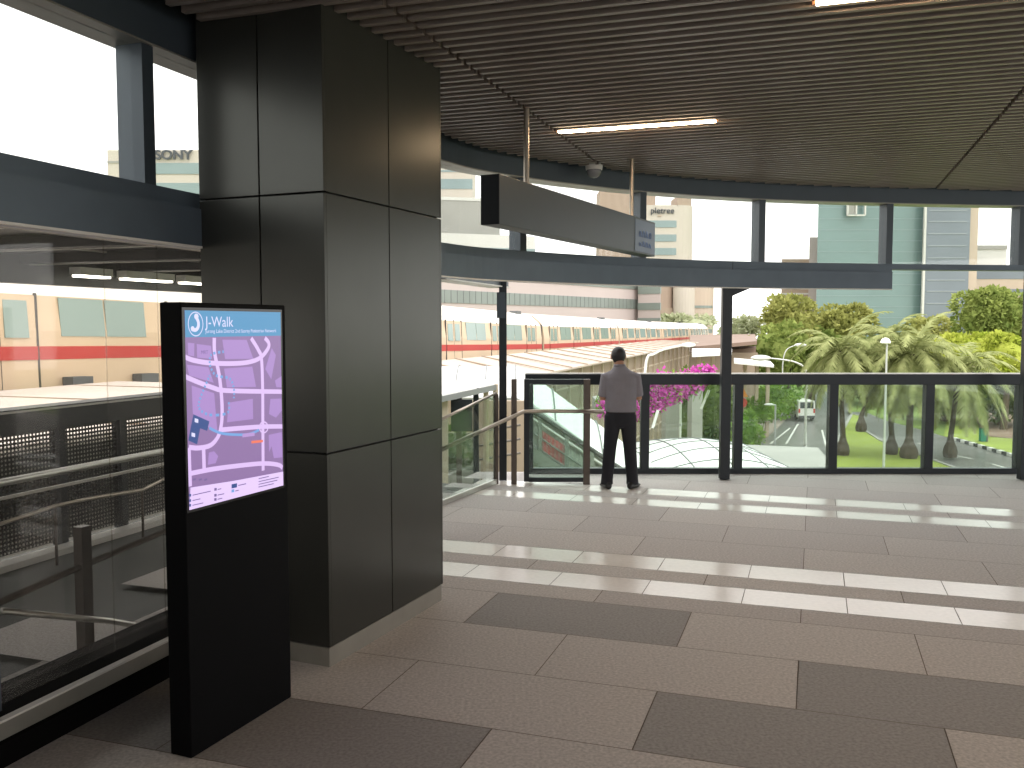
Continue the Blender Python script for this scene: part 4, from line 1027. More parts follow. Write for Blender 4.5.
p, q = at_y(520, 398, Ys+1.8), at_y(630, 468, Ys+1.8)
mb = MB(); mb.extr([p, q, q+Vector((0, 0, -1.5)), p+Vector((0, 0, -1.5))], (0, .06, 0)); mb.build('back_panel', 'stair_panel', es)

# lower entrance canopy
Yc = 25.2
lc = thing('entrance_canopy', 'low white vaulted entrance canopy on a pale slab beyond the balustrade', 'canopy', (at_y(725, 470, 28).x, 28, GZ))
zc_ = -2.6
mb = MB(); f0 = [at_z(x, y, zc_) for x, y in ((640, 474), (690, 442.5), (818, 447.5), (830, 474))]
ff = [(f0[0].x, 24.4), (f0[3].x-.2, 24.4), (f0[2].x, f0[2].y), (f0[1].x, f0[1].y)]
mb.prism(ff, zc_-.35, zc_); mb.build('slab', 'concrete', lc)
vx0, vx1 = at_y(648, 470, 28).x, at_y(786, 465, 28).x
vy0, vy1 = 25.0, f0[1].y-.6
mb = MB(); rings_ = []
for j in range(11):
    y = vy0+(vy1-vy0)*j/10; k_ = math.sin(math.pi*(.12+.76*j/10))
    up = [Vector((vx0+(vx1-vx0)*i/12, y, zc_+.03+.55*k_*math.sin(math.pi*i/12))) for i in range(13)]
    rings_.append(up+[q-Vector((0, 0, .028)) for q in reversed(up)])
mb.rings(rings_); mb.build('vault_roof', 'canopy_white', lc)
mb = MB()
for j in (0, 2, 4, 6, 8, 10): mb.tube([q+Vector((0, 0, .012)) for q in rings_[j][:13]], .022, 5)
for i in (0, 3, 6, 9, 12): mb.tube([rings_[j][i]+Vector((0, 0, .012)) for j in range(11)], .02, 5)
mb.build('seam', 'seam_grey', lc)
for x, y in ((ff[0][0]+.5, 25), (ff[1][0]-.6, 25), (ff[2][0]-.5, ff[2][1]-.6), (ff[3][0]+.5, ff[3][1]-.6)):
    mb = MB(); mb.tube([(x, y, GZ), (x, y, zc_-.35)], .14, 10); mb.build('column', 'pole_white', lc)

# small stair shelter seen through the side railing
sh = thing('stair_shelter', 'small pale shelter with grey flat roof beyond the side glass railing', 'shelter', at_y(470, 440, 15).to_tuple()[:2]+(-1.4,))
mb = MB(); t4 = [at_y(418, 399.5, 13.4), at_y(496, 383, 15.4), at_y(490, 379.5, 17.4), at_y(418, 384, 15.6)]
mb.hexa([p-Vector((0, 0, .12)) for p in t4], t4); mb.build('roof', 'white_metal', sh)
mb = MB(); mb.bar(t4[0]-Vector((0, 0, .07)), t4[1]-Vector((0, 0, .07)), .06, .09); mb.bar(t4[1]-Vector((0, 0, .07)), t4[2]-Vector((0, 0, .07)), .06, .09); mb.build('fascia', 'seam_grey', sh)
for x, y0, y1, Y, m in ((445, 395, 486, 14.2, 'beige_light'), (459, 392, 478, 14.5, 'steel_dark'), (476, 388, 470, 14.9, 'post_dark'), (486, 386, 466, 15.2, 'beige_post'), (495.5, 384, 462, 15.4, 'beige_post')):
    a_, b_ = at_y(x, y0, Y), at_y(x, y1, Y); mb = MB(); mb.box((a_.x, Y, (a_.z-1.6)/2), (.09, .09, a_.z+1.6)); mb.build('post', m, sh)
mb = MB(); a_, b_ = at_y(451, 399.5, 14.35), at_y(472.5, 431, 14.35); mb.box(((a_.x+b_.x)/2, 14.35, (a_.z+b_.z)/2), (b_.x-a_.x, .08, a_.z-b_.z)); ob_ = mb.build('notice_board', 'post_dark', sh); ob_['label'] = 'black notice board'
mb = MB(); a_, b_ = at_y(442, 433, 14.9), at_y(478, 470, 14.9); mb.box(((a_.x+b_.x)/2, 14.9, (a_.z+b_.z)/2), (b_.x-a_.x, .05, a_.z-b_.z)); mb.build('glass_panel', 'glass_wet', sh)
mb = MB(); mb.hexa([at_y(430, 505, 14.1), at_y(480, 486, 15.2), at_y(480, 486, 15.2)+Vector((0, .3, 0)), at_y(430, 505, 14.1)+Vector((0, .3, 0))], [at_y(430, 482, 14.1), at_y(480, 464, 15.2), at_y(480, 464, 15.2)+Vector((0, .3, 0)), at_y(430, 482, 14.1)+Vector((0, .3, 0))]); mb.build('plinth', 'concrete', sh)
mb = MB()
for y in (432, 446, 460): 
    a_, b_ = at_y(478, y, 15.3), at_y(520, y-7, 16.2); mb.tube([a_, b_], .02, 6)
mb.build('rail', 'steel_dark', sh)
bush('green bush below the side glass railing beside the shelter', 444, 462, 17.5, .55, .8, 700, .14, 'leaf_deep', 66)
bw = MB(); a_ = at_y(486, 400, 19.5); bw.box((a_.x+.2, 19.6, -1.9), (1.6, .2, 4.2)); tag(bw.build('wall_panel', 'beige_panel'), 'beige wall panel behind the shelter and corner post', 'wall panel')

# ---------------------------------------------------------------- outside corridor beyond the left glazing
oc = MB(); oc.stbox(-4, 9.8, -6.15, -3.6, -.3, -.03); struct(oc.build('floor_2', 'walk_floor', origin=W(3, -5, -.03)))
orf = MB(); orf.stbox(-5, 9.9, -6.4, TW-.25, 2.44, 2.6)
for i in range(13): orf.stbox(-4.5+i*1.15, -4.4+i*1.15, -6.35, TW-.25, 2.36, 2.44)
orf.stbox(-5, 9.9, -6.45, -6.3, 2.2, 2.6)
struct(orf.build('ceiling_2', 'parapet_dark', origin=W(3, -5, 2.4)))
ot = MB()
for i in range(13): ot.stbox(-4.405+i*1.15, -4.395+i*1.15, -6.3, TW-.26, 2.352, 2.36)
for t_ in (-4.4, -5.4): ot.stbox(-5, 9.9, t_-.006, t_+.006, 2.425, 2.44)
struct(ot.build('trim_6', 'line_white', origin=W(3, -5, 2.4)))
for i, (xa, ya, xb, lab) in enumerate(((75, 275, 108, 'leftmost lit linear lamp under the outside corridor roof'), (122, 278.5, 170, 'middle lit linear lamp under the outside corridor roof'), (181, 281, 216, 'lit linear lamp under the outside corridor roof nearest the column'))):
    pa, pb = on_t(xa, ya, -6.1), on_t(xb, ya+2.5, -6.1); sa, sb = st(pa)[0], st(pb)[0]
    t_ = thing('linear_light', lab, 'linear light', W((sa+sb)/2, -6.1, 2.30), 'lamps under the corridor roof')
    mb = MB(); mb.stbox(sa, sb, -6.16, -6.04, 2.285, 2.352); mb.build('housing', 'white_metal', t_)
    mb = MB(); mb.stbox(sa+.02, sb-.02, -6.15, -6.05, 2.268, 2.285); mb.build('diffuser', 'lamp_cool', t_)
pa = thing('perforated_parapet', 'dark perforated metal parapet of the outside corridor at left', 'parapet', W(3, -6.0, 0))
mb = MB(); mb.stbox(-4, 9.8, -6.12, -5.9, 1.0, 1.19); mb.build('coping', 'parapet_dark', pa)
mb = MB(); mb.stbox(-4, 9.8, -5.9, -5.88, 1.165, 1.18); mb.build('coping_edge', 'line_white', pa)
for i in range(20):
    s0 = -3.9+i*.7; mb = MB(); mb.stbox(s0-.035, s0+.035, -6.06, -5.96, 0, 1.0); mb.build('post', 'parapet_dark', pa)
    if i < 19:
        mb = MB(); mb.quad(W(s0+.035, -6.0, .04), W(s0+.665, -6.0, .04), W(s0+.665, -6.0, .995), W(s0+.035, -6.0, .995))
        mb.build('perforated_sheet', 'perforated', pa, uvfun=lambda c: (st(c)[0], c.z))
mb = MB(); mb.stbox(-4, 9.8, -5.95, -5.8, -.03, .02); mb.build('kerb_strip', 'line_white', pa)
hrl = thing('handrail', 'bright steel handrail crossing before the perforated parapet', 'handrail', W(3, -4.9, 0))
pr0, pr1 = on_t(0, 483, -4.9), on_t(168, 450.5, -4.9); zr_ = (pr0.z+pr1.z)/2
mb = MB(); mb.tube([W(-3, -4.9, zr_), W(8.5, -4.9, zr_)], .026, 10); mb.build('rail', 'aluminium', hrl, smooth=True)
mb = MB(); mb.stbox(-3, 8.5, -4.95, -4.93, zr_-.12, zr_-.1); mb.build('under_rail', 'line_white', hrl)
for s_ in (-2, .6, 6.2, 8): mb = MB(); mb.stbox(s_-.02, s_+.02, -4.95, -4.9, -.03, zr_); mb.build('post', 'parapet_dark', hrl)
lo = thing('handrail', 'thin bent lower handrail in front of the perforated parapet', 'handrail', W(3, -5.6, 0))
pts = [on_t(x, y, -5.6) for x, y in ((-60, 541), (0, 524), (55, 506), (90, 498.5), (142, 490), (164, 479))]
mb = MB(); mb.tube(pts, .016, 8); mb.build('rail', 'steel', lo, smooth=True)
for p in (pts[0], pts[2], pts[4]):
    mb = MB(); mb.tube([p, W(st(p)[0], -5.6, -.03)], .012, 6); mb.build('post', 'steel_dark', lo)
sl = thing('stair_railing', 'dark sloping stair railing with a square post close behind the left glazing', 'railing', W(3.2, -3.87, 0))
pts = [on_t(x, y, -3.87) for x, y in ((-20, 611), (82, 566), (168, 530))]
mb = MB(); mb.tube(pts, .02, 8); mb.build('rail', 'steel_dark', sl)
a_, b_ = on_t(82, 526, -3.87), on_t(85, 655, -3.87); s_ = st(a_)[0]
mb = MB(); mb.stbox(s_-.035, s_+.035, -3.9, -3.84, -.03, a_.z); mb.build('post', 'steel_dark', sl)
pts = [on_t(x, y, -3.78) for x, y in ((2, 611), (110, 621), (174, 632))]
mb = MB(); mb.tube(pts, .017, 8); mb.build('cross_rail', 'aluminium', sl, smooth=True)
wr = thing('canopy_roof', 'broad white flat walkway roof between the corridor parapet and the train at left', 'roof', W(7, -11, GZ))
mb = MB(); mb.hexa([W(-6, -8.6, .38), W(17.5, -8.6, .38), W(17.5, -15.9, .40), W(-6, -15.9, .40)], [W(-6, -8.6, .48), W(17.5, -8.6, .48), W(17.5, -15.9, .50), W(-6, -15.9, .50)]); mb.build('roof_sheet', 'sheet_pale', wr)
mb = MB()
for i in range(8): mb.stbox(-5+i*3, -4.94+i*3, -15.8, -8.65, .37, .51)
mb.build('roof_seam', 'beige_panel', wr)
for s_ in (-2, 5, 12): mb = MB(); mb.stbox(s_-.15, s_+.15, -11.2, -10.9, GZ, .38); mb.build('column', 'concrete', wr)

# ---------------------------------------------------------------- buildings
def slab_pts(a, b, depth):                        # front edge a->b (xy), pushed back
    d = (b-a); n = Vector((-d.y, d.x, 0)).normalized(); 
    if n.y < 0: n = -n
    return [a, b, b+n*depth, a+n*depth]
def rbox(mb, a, b, depth, z0, z1, mi=0):        # flanks run straight away from the camera, so only the front shows
    k_ = 1+depth/((a.y+b.y)/2); mb.prism([(a.x, a.y), (b.x, b.y), (b.x*k_, b.y*k_), (a.x*k_, a.y*k_)], z0, z1, mi)
def fbox(mb, a, b, depth, z0, z1, mi=0, out=0.):
    a = Vector((a.x, a.y, 0)); b = Vector((b.x, b.y, 0)); n = slab_pts(a, b, 1); nn = (n[3]-n[0]).normalized()
    a, b = a-nn*out, b-nn*out; p = slab_pts(a, b, depth); mb.prism([(q.x, q.y) for q in p], z0, z1, mi)
def face(px0, Y0, px1, Y1): return Vector(((px0-512)/F*Y0, Y0, 0)), Vector(((px1-512)/F*Y1, Y1, 0))
def zY(y, Y): return at_y(512, y, Y).z
# office behind the left windows, with its roof sign
a_, b_ = face(113, 66, 330, 66); bs = thing('office_building', 'pale office building with roof letters seen through the left windows', 'building', ((a_.x+b_.x)/2, 76, GZ))
mb = MB(); fbox(mb, a_, b_, 20, GZ, zY(150, 66)); mb.build('wall', 'tower_cream', bs)
for y0, y1 in ((163, 174), (183, 194), (203, 214), (224, 236)):
    mb = MB(); fbox(mb, a_.lerp(b_, .17), b_, .3, zY(y1, 66), zY(y0, 66), 0, .06); mb.build('window_band', 'tower_band', bs)
mb = MB(); fbox(mb, a_, a_.lerp(b_, .165), .3, zY(163, 66), zY(161, 66), 0, .06); fbox(mb, a_, a_.lerp(b_, .165), .3, zY(186, 66), zY(184, 66), 0, .06); mb.build('ledge', 'block_grey', bs)
mb = MB(); p0 = at_y(154.5, 159, 65.8); text_mesh(mb, 'SONY', .92, lambda x, y: Vector((p0.x+x*1.10, 65.8, p0.z+y)), bold=.03);
for f in list(mb.f): pass
ob_ = mb.build('roof_lettering', 'sign_ink', bs); ob_.modifiers.new('thick', 'SOLIDIFY').thickness = .08; ob_.modifiers.new('fat', 'DISPLACE').strength = 0
# grey concrete block + white annexe through clerestory
Yb = 185
a_, b_ = face(380, Yb, 473, Yb); bt = thing('office_tower', 'cream tower top with a grey window band behind the concrete block', 'building', ((a_.x+b_.x)/2, Yb+12, GZ))
mb = MB(); fbox(mb, a_, b_, 16, GZ, zY(150, Yb)); mb.build('wall', 'tower_cream', bt)
mb = MB(); fbox(mb, a_, b_, .3, zY(189, Yb), zY(179, Yb), 0, .1); fbox(mb, a_, b_, .3, zY(172, Yb), zY(170, Yb), 0, .1); mb.build('window_band', 'tower_band', bt)
Yb = 168
a_, b_ = face(330, Yb, 500, Yb+8); bk = thing('concrete_block', 'plain grey concrete block building left of the hanging sign', 'building', ((a_.x+b_.x)/2, Yb+14, GZ))
mb = MB(); fbox(mb, a_, b_, 16, GZ, zY(193, Yb)); mb.build('wall', 'block_grey', bk)
mb = MB(); fbox(mb, a_, b_, .5, zY(196, Yb), zY(193, Yb)+.05, 0, .1); mb.build('parapet', 'white_wall', bk)
Yb = 150
a_, b_ = face(330, Yb, 535, Yb+12); bk = thing('white_annexe', 'low white building under the concrete block', 'building', ((a_.x+b_.x)/2, Yb+10, GZ))
mb = MB(); fbox(mb, a_, b_, 5, GZ, zY(229, Yb)); mb.build('wall', 'white_wall', bk)
mb = MB(); fbox(mb, a_.lerp(b_, .6), b_, .3, zY(246, Yb), zY(243, Yb), 0, .06); mb.build('ledge', 'tower_band', bk)
# long pink banded building
a_, b_ = Vector(((300-512)/F*92, 92, 0)), Vector(((638-512)/F*155, 155, 0)); pk = thing('banded_building', 'long pink building with green window bands behind the train', 'building', ((a_.x+b_.x)/2, 140, GZ))
mb = MB(); fbox(mb, a_, b_, 14, GZ, 10.4); mb.build('wall', 'pink_cladding', pk)
for z0, z1 in ((4.6, 6.2), (1.2, 2.4), (7.9, 9.3)):
    mb = MB(); fbox(mb, a_, b_, .3, z0, z1, 0, .1); wb = mb.build('window_band', 'glass_band', pk)
    for i in range(60 if z0 == 4.6 else 0):
        c_ = a_.lerp(b_, (i+.5)/60); mb = MB(); mb.box((c_.x, c_.y-.16, (z0+z1)/2), (.09, .09, z1-z0), math.atan2(b_.y-a_.y, b_.x-a_.x)); mb.build('glazing_bar', 'seam_grey', wb)
c_, d_ = face(637.5, 153, 660, 150)
mb = MB(); rbox(mb, c_, d_, 12, GZ, 10.4); mb.build('end_bay', 'pink_cladding', pk)
for y0, y1 in ((283, 294), (303, 310), (318, 321)):
    mb = MB(); fbox(mb, c_, d_, .3, zY(y1, 152), zY(y0, 152), 0, .1); mb.build('window_band', 'glass_band', pk)
# round cornered tower
Yt = 178
tw = thing('round_tower', 'cream round cornered office tower with three green window bands behind the sign end', 'building', at_y(676, 300, Yt+8).to_tuple()[:2]+(GZ,))
def rtower(mb, px0, px1, y0, y1, grow=0., mi=0):
    x0, x1 = at_y(px0, 300, Yt).x-grow, at_y(px1, 300, Yt).x+grow; r = 3.2; yb = Yt+7
    pts = [(x0, Yt-grow)]+[(x1-r+r*math.sin(k_*math.pi/12), Yt-grow+r-r*math.cos(k_*math.pi/12)) for k_ in range(7)]+[(x1, yb), (x0, yb)]
    mb.prism(pts, zY(y1, Yt), zY(y0, Yt), mi)
mb = MB(); rtower(mb, 641, 694.5, 205, 260); mb.build('upper_floors', 'tower_cream', tw)
for y0, y1 in ((220.5, 227.5), (234.5, 241.5), (248, 255)):
    mb = MB(); rtower(mb, 641, 687, y0, y1, .12); mb.build('window_band', 'tower_band', tw)
mb = MB(); rtower(mb, 599, 638, 190, 300); rtower(mb, 676, 693, 196, 206); mb.build('roof_block', 'tower_brown', tw)
mb = MB(); rtower(mb, 641, 657, 193, 206); mb.build('roof_block', 'tower_brown', tw)
mb = MB(); p0 = at_y(650.5, 213.3, Yt-.2); text_mesh(mb, 'pletree', 1.62, lambda x, y: Vector((p0.x+x, Yt-.25, p0.z+y)), bold=.02)
ob_ = mb.build('roof_lettering', 'sign_ink', tw); ob_.modifiers.new('thick', 'SOLIDIFY').thickness = .15
mb = MB(); rtower(mb, 660, 672, 215, 216.6, .15); mb.build('roof_mark', 'tan_wall', tw)
mb = MB(); rtower(mb, 658, 676, 262, 330); mb.build('recess', 'tower_brown', tw)
cx_ = at_y(685, 300, Yt).x; mb = MB(); mb.lathe((cx_, Yt+1, 0), [(2.2, GZ), (2.2, zY(262, Yt))], 24); mb.build('cylinder', 'tower_cream', tw, smooth=False)
mb = MB(); rtower(mb, 689, 717, 262, 340); mb.build('lower_floors', 'tan_wall', tw)
for y0, y1 in ((305.5, 308), (317, 321), (329, 333)):
    mb = MB(); rtower(mb, 693, 716, y0, y1, .12); mb.build('window_band', 'glass_band', tw)
mb = MB(); rtower(mb, 660, 676, 308, 318, .3); mb.build('balcony', 'beige_panel', tw)
# green glass tower
Yg = 185
a_, b_ = face(815, Yg, 922, Yg); gt_ = thing('glass_tower', 'tall green glass tower with a grey ribbed wing behind the palms', 'building', ((a_.x+b_.x)/2+6, Yg+15, GZ))
ztop = zY(150, Yg)
mb = MB(); rbox(mb, a_, b_, 24, GZ, ztop); mb.build('curtain_wall', 'green_curtain', gt_)
mb = MB()
for i in range(15): fbox(mb, a_, b_, .2, zY(318-i*11, Yg), zY(318-i*11, Yg)+.10, 0, .04)
mb.build('floor_lines', 'tower_band', gt_)
c_, d_ = face(922, Yg-2, 966, Yg-2)
mb = MB(); rbox(mb, c_, d_, 24, GZ, ztop); mb.build('grey_wing', 'grey_curtain', gt_)
mb = MB()
for y in (212, 223, 235, 247, 259, 270, 281, 292, 304): fbox(mb, c_.lerp(d_, .06), d_.lerp(c_, .08), .2, zY(y, Yg), zY(y, Yg)+.16, 0, .1)
mb.build('spandrel_lines', 'mullion_pale', gt_)
e0, e1 = face(920, Yg-2, 922, Yg-2); mb = MB(); fbox(mb, e0, e1, .6, GZ, ztop, 0, .3); mb.build('corner_fin', 'white_wall', gt_)
e0, e1 = face(965.8, Yg-1.5, 974, Yg-1.5); mb = MB(); rbox(mb, e0, e1, 20, GZ, ztop); mb.build('end_wall', 'tan_wall', gt_)
gd = thing('window_cleaning_cradle', 'white window cleaning cradle hanging high on the green glass tower', 'cradle', at_y(855.5, 217, Yg-1.2))
mb = MB()
x0, x1, xm = at_y(847.5, 210, Yg-1).x, at_y(865, 210, Yg-1).x, at_y(856, 210, Yg-1).x; z0_, z1_ = zY(216, Yg), zY(201, Yg)
for x in (x0, xm, x1): mb.box((x, Yg-1, (z0_+z1_)/2), (.28, .6, z1_-z0_))
for z in (z0_, z1_): mb.box(((x0+x1)/2, Yg-1, z), (x1-x0, .6, .3))
mb.build('cage', 'white_wall', gd)
mb = MB(); mb.box(((x0+xm)/2, Yg-.8, (z0_+z1_)/2), ((xm-x0)*.8, .2, (z1_-z0_)*.8)); mb.build('panel', 'block_grey', gd)
mb = MB()
for x in (x0+.3, x1-.3): mb.tube([(x, Yg-1, z1_), (x, Yg-1, ztop+1)], .05, 5)
mb.build('cable', 'seam_grey', gd)
# low tan block left of it, hazy white block, cream office at right
Yk = 200
a_, b_ = face(780, Yk, 807, Yk); tb = thing('low_block', 'pale tan low block left of the green glass tower', 'building', ((a_.x+b_.x)/2, Yk+10, GZ))
mb = MB(); rbox(mb, a_, b_, 16, GZ, zY(259, Yk)); mb.build('wall', 'tower_brown', tb)
mb = MB()
for y in (266, 275, 284, 293, 302): fbox(mb, a_, b_, .3, zY(y+1.6, Yk), zY(y, Yk), 0, .1)
mb.build('window_lines', 'white_wall', tb)
e0, e1 = face(807, Yk-2, 815, Yk-2); mb = MB(); rbox(mb, e0, e1, 16, GZ, zY(238, Yk)); mb.build('stair_core', 'pink_cladding', tb)
Yr = 210
a_, b_ = face(970, Yr, 1060, Yr); rb = thing('low_office', 'cream low office with dark window strips right of the glass tower', 'building', ((a_.x+b_.x)/2, Yr+10, GZ))
mb = MB(); rbox(mb, a_, b_, 18, GZ, zY(272, Yr)); mb.build('wall', 'tan_wall', rb)
mb = MB()
for y0, y1 in ((268, 279), (289, 296), (303, 309)): fbox(mb, a_.lerp(b_, .03), b_, .3, zY(y1, Yr), zY(y0, Yr), 0, .1)
mb.build('window_strip', 'grey_curtain', rb)
c_, d_ = face(974, Yr+6, 1003, Yr+6); mb = MB(); fbox(mb, c_, d_, 10, zY(275, Yr), zY(244, Yr)); mb.build('roof_block', 'white_wall', rb)
mb = MB(); fbox(mb, c_, d_, .3, zY(247, Yr), zY(243, Yr), 0, .3); mb.build('roof_edge', 'block_grey', rb)
# ================================================================ THE STANDING MAN
mat('skin', (168, 124, 100), .55, 0, .05, 12); mat('hair', (26, 24, 26), .5, 0, .1, 30)
mat('shirt', (126, 123, 130), .85, 0, .06, 9, bump=.25); mat('trousers', (26, 27, 34), .85, 0, .08, 8, bump=.2)
mat('shoe', (20, 20, 22), .35); mat('belt', (22, 18, 16), .4); mat('eye_white', (230, 226, 220), .3); mat('lip', (150, 92, 84), .5)
pm = at_z(620, 488.5, 0); PX, PY = pm.x, pm.y
man = thing('person', 'man in grey short sleeved shirt and black trousers standing with his back turned', 'person', (PX, PY, 0))
def V(x, y, z): return Vector((PX+x, PY+y, z))
def erings(specs, n=18):                          # (cx, cy, z, rx, ry) horizontal rings
    return [[V(cx+rx*math.cos(2*math.pi*k_/n), cy+ry*math.sin(2*math.pi*k_/n), z) for k_ in range(n)] for cx, cy, z, rx, ry in specs]
def remesh(o, vox, sm=6):
    m = o.modifiers.new('remesh', 'REMESH'); m.mode = 'VOXEL'; m.voxel_size = vox; m.use_smooth_shade = True
    s_ = o.modifiers.new('smooth', 'SMOOTH'); s_.iterations = sm; s_.factor = .5
    bpy.context.view_layer.update(); ev = o.evaluated_get(bpy.context.evaluated_depsgraph_get())
    me = bpy.data.meshes.new_from_object(ev); o.modifiers.clear(); old = o.data; o.data = me
    for p in me.polygons: p.use_smooth = True
    bpy.data.meshes.remove(old)
legs = {-1: [(-.085, .0, .80), (-.118, .015, .45), (-.148, .0, .085)], 1: [(.085, .0, .80), (.112, .015, .45), (.138, .0, .085)]}
arms = {-1: [(-.172, .0, 1.27), (-.202, .0, 1.025), (-.10, .215, 1.06)], 1: [(.170, .0, 1.27), (.202, .005, 1.03), (.10, .215, 1.07)]}
HX, HY = -.025, .045                               # head, bowed a little forward
b = MB()
b.rings(erings([(0, 0, .76, .12, .09), (0, 0, .84, .15, .105), (0, 0, .92, .14, .10), (0, 0, 1.05, .145, .10), (0, 0, 1.2, .165, .105), (0, 0, 1.3, .15, .09), (-.005, .005, 1.345, .09, .07), (-.01, .012, 1.37, .06, .06), (-.015, .02, 1.42, .055, .058), (-.02, .03, 1.47, .054, .06)]))
Rh = Matrix.Rotation(math.radians(-14), 3, 'X')
b.ell(V(HX, HY, 1.505), (.074, .092, .098), 20, 14, 0, Rh)
b.ell(V(HX, HY+.03, 1.455), (.056, .066, .062), 16, 10, 0, Rh)           # jaw
b.tube([V(HX, HY+.085, 1.515), V(HX, HY+.118, 1.478), V(HX, HY+.105, 1.468)], [.010, .016, .012], 8)  # nose
for s_ in (-1, 1):
    b.ell(V(HX+s_*.079, HY-.004, 1.492), (.011, .020, .032), 10, 8)       # ears
    b.tube([V(*p) for p in legs[s_]], [.083, .058, .040], 14)
    b.tube([V(legs[s_][2][0], -.02, .09), V(legs[s_][2][0]+s_*.01, .06, .045), V(legs[s_][2][0]+s_*.03, .15, .03)], [.038, .036, .026], 10)
    a = [Vector(q) for q in arms[s_]]
    b.tube([V(*a[0]), V(*a[0].lerp(a[1], .5)), V(*a[1]), V(*a[1].lerp(a[2], .35)), V(*a[2])], [.054, .047, .040, .041, .027], 12)
    w = a[2]; d = Vector((-s_*.22, .9, .12)).normalized(); sd = Vector((-s_*.15, -.05, 1)).normalized()   # hand, palm turned inward
    pc = w+d*.05
    b.tube([V(*(w-d*.01)), V(*(w+d*.03)), V(*(w+d*.085))], [.026, .033, .034], 10)
    for i, (o, L) in enumerate(((.026, .062), (.009, .070), (-.008, .066), (-.024, .052))):
        q0 = w+d*.075+sd*o; q1 = q0+d*L*.5+Vector((-s_*.006, 0, 0)); q2 = q1+(d*.5+Vector((-s_*.85, 0, 0))).normalized()*L*.45; q3 = q2+(Vector((-s_*.9, -.45, 0))).normalized()*L*.25
        b.tube([V(*q0), V(*q1), V(*q2), V(*q3)], [.0095, .0088, .0082, .0065], 8)
    q0 = w+d*.03+sd*.024; q1 = q0+(d*.5+sd*.8).normalized()*.032; q2 = q1+(d*.9+sd*.2+Vector((-s_*.4, 0, 0))).normalized()*.03
    b.tube([V(*q0), V(*q1), V(*q2)], [.013, .0105, .008], 8)
body = b.build('body', 'skin', man); remesh(body, .0052, 5)
# clothes
c = MB()
c.rings(erings([(0, 0, .872, .168, .125), (0, 0, .885, .176, .132), (0, -.004, .93, .180, .138), (0, 0, 1.0, .176, .134), (0, 0, 1.1, .180, .134), (0, 0, 1.2, .188, .132), (0, 0, 1.26, .188, .122), (0, .0, 1.305, .160, .105), (-.004, .004, 1.345, .108, .085), (-.01, .01, 1.378, .074, .070), (-.012, .014, 1.395, .067, .067)], 24))
for s_ in (-1, 1):
    a = [Vector(q) for q in arms[s_]]; e_ = a[0].lerp(a[1], .93)
    c.tube([V(*(a[0]+Vector((-s_*.05, 0, .012)))), V(*a[0]), V(*a[0].lerp(a[1], .5)), V(*e_)], [.052, .060, .059, .058], 16)
shirt = c.build('shirt', 'shirt', man); remesh(shirt, .009, 5)
cl_ = MB(); cl_.rings(erings([(-.012, .014, 1.375, .073, .073), (-.014, .016, 1.40, .067, .068), (-.015, .018, 1.412, .064, .065), (-.015, .018, 1.41, .060, .061), (-.012, .014, 1.38, .062, .064)], 24)); cl_.build('collar', 'shirt', man, smooth=True)
t = MB()
t.rings(erings([(0, 0, .70, .10, .08), (0, -.004, .745, .160, .115), (0, -.006, .80, .174, .126), (0, -.004, .85, .168, .124), (0, 0, .895, .160, .118)], 24))
for s_ in (-1, 1):
    h_, k_, an_ = [Vector(q) for q in legs[s_]]
    t.tube([V(*(h_+Vector((0, 0, .03)))), V(*h_.lerp(k_, .35)), V(*h_.lerp(k_, .7)), V(*k_), V(*k_.lerp(an_, .5)), V(*(an_+Vector((0, 0, .02)))), V(*(an_+Vector((s_*.003, 0, -.035))))], [.096, .089, .079, .074, .070, .067, .071], 16)
tr_ = t.build('trousers', 'trousers', man); remesh(tr_, .009, 4)
mb = MB(); mb.rings(erings([(0, 0, .868, .170, .127), (0, 0, .892, .168, .126)], 24)); mb.build('belt', 'belt', man, smooth=True)
for s_ in (-1, 1):
    an_ = legs[s_][2]; yaw = -s_*math.radians(12 if s_ < 0 else 30); R2 = Matrix.Rotation(yaw, 3, 'Z')
    mb = MB(); n = 16; rg_ = []
    for yy, w, z0, z1 in ((-.085, .022, .012, .06), (-.07, .036, .0, .085), (-.02, .040, .0, .098), (.05, .044, .0, .082), (.11, .048, .0, .055), (.165, .036, .004, .04), (.185, .016, .01, .03)):
        ring_ = []
        for i in range(n):
            a = 2*math.pi*i/n; v = R2@Vector((w*math.cos(a), yy, 0)); zz = (z0+z1)/2+(z1-z0)/2*math.sin(a)
            ring_.append(V(an_[0]+v.x, an_[1]+v.y+.0, zz))
        rg_.append(ring_)
    mb.rings(rg_); mb.build('shoe', 'shoe', man, smooth=True)
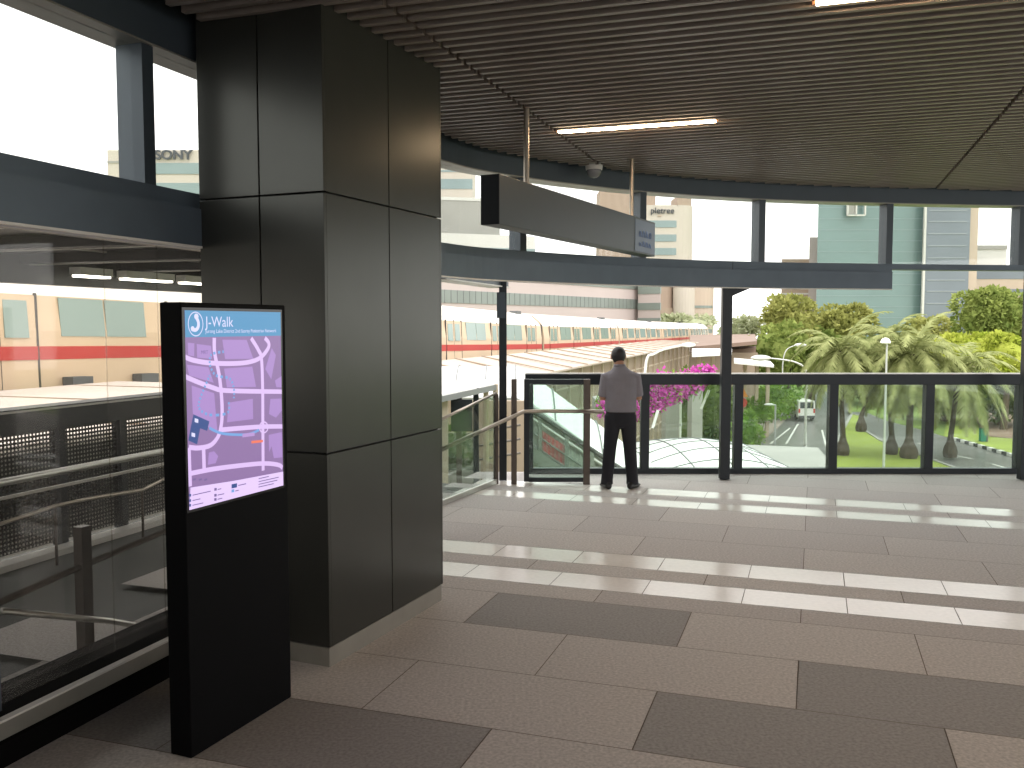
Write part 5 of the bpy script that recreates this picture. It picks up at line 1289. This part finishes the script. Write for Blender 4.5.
hm_ = MB()
hm_.ell(V(HX, HY-.016, 1.518), (.084, .094, .092), 20, 14, 0, Rh)
hm_.rings([[V(HX-.0+rx*math.cos(2*math.pi*k_/18), HY+cy+ry*math.sin(2*math.pi*k_/18), z) for k_ in range(18)] for cy, z, rx, ry in ((-.028, 1.432, .054, .034), (-.034, 1.455, .064, .046), (-.03, 1.49, .076, .062), (-.02, 1.53, .08, .075))])
hair = hm_.build('hair', 'hair', man); remesh(hair, .007, 3)
for s_ in (-1, 1):
    mb = MB(); mb.ell(V(HX+s_*.028, HY+.080, 1.508), (.013, .010, .008), 10, 8); mb.build('eye', 'eye_white', man, smooth=True)
mb = MB(); mb.tube([V(HX-.022, HY+.088, 1.447), V(HX, HY+.096, 1.448), V(HX+.022, HY+.088, 1.447)], [.004, .007, .004], 8); mb.build('mouth', 'lip', man, smooth=True)

# ================================================================ LIGHT, CAMERA
sc_ = bpy.context.scene
w = bpy.data.worlds.new('sky'); sc_.world = w; w.use_nodes = True
bg_ = w.node_tree.nodes['Background']; bg_.inputs['Color'].default_value = (1.0, .985, .96, 1); bg_.inputs['Strength'].default_value = 1.3
sn = bpy.data.lights.new('sun', 'SUN'); sn.energy = .6; sn.angle = math.radians(35); so = bpy.data.objects.new('sun', sn); COL.objects.link(so)
so.rotation_euler = (math.radians(28), math.radians(18), 0); so['kind'] = 'helper'
cam = bpy.data.cameras.new('camera'); co = bpy.data.objects.new('camera', cam); COL.objects.link(co)
co.location = CAM; co.rotation_euler = (math.pi/2-TH, 0, 0); cam.sensor_width = 36; cam.lens = F/1024*36; cam.clip_start = .05; cam.clip_end = 1500
sc_.camera = co
vs = sc_.view_settings; vs.view_transform = 'Standard'; vs.look = 'None'; vs.exposure = 1.0; vs.gamma = 1.; vs.use_curve_mapping = False
sc_.cycles.max_bounces = 10; sc_.cycles.diffuse_bounces = 5; sc_.cycles.transparent_max_bounces = 20; sc_.cycles.use_denoising = True
sc_.cycles.sample_clamp_indirect = 8
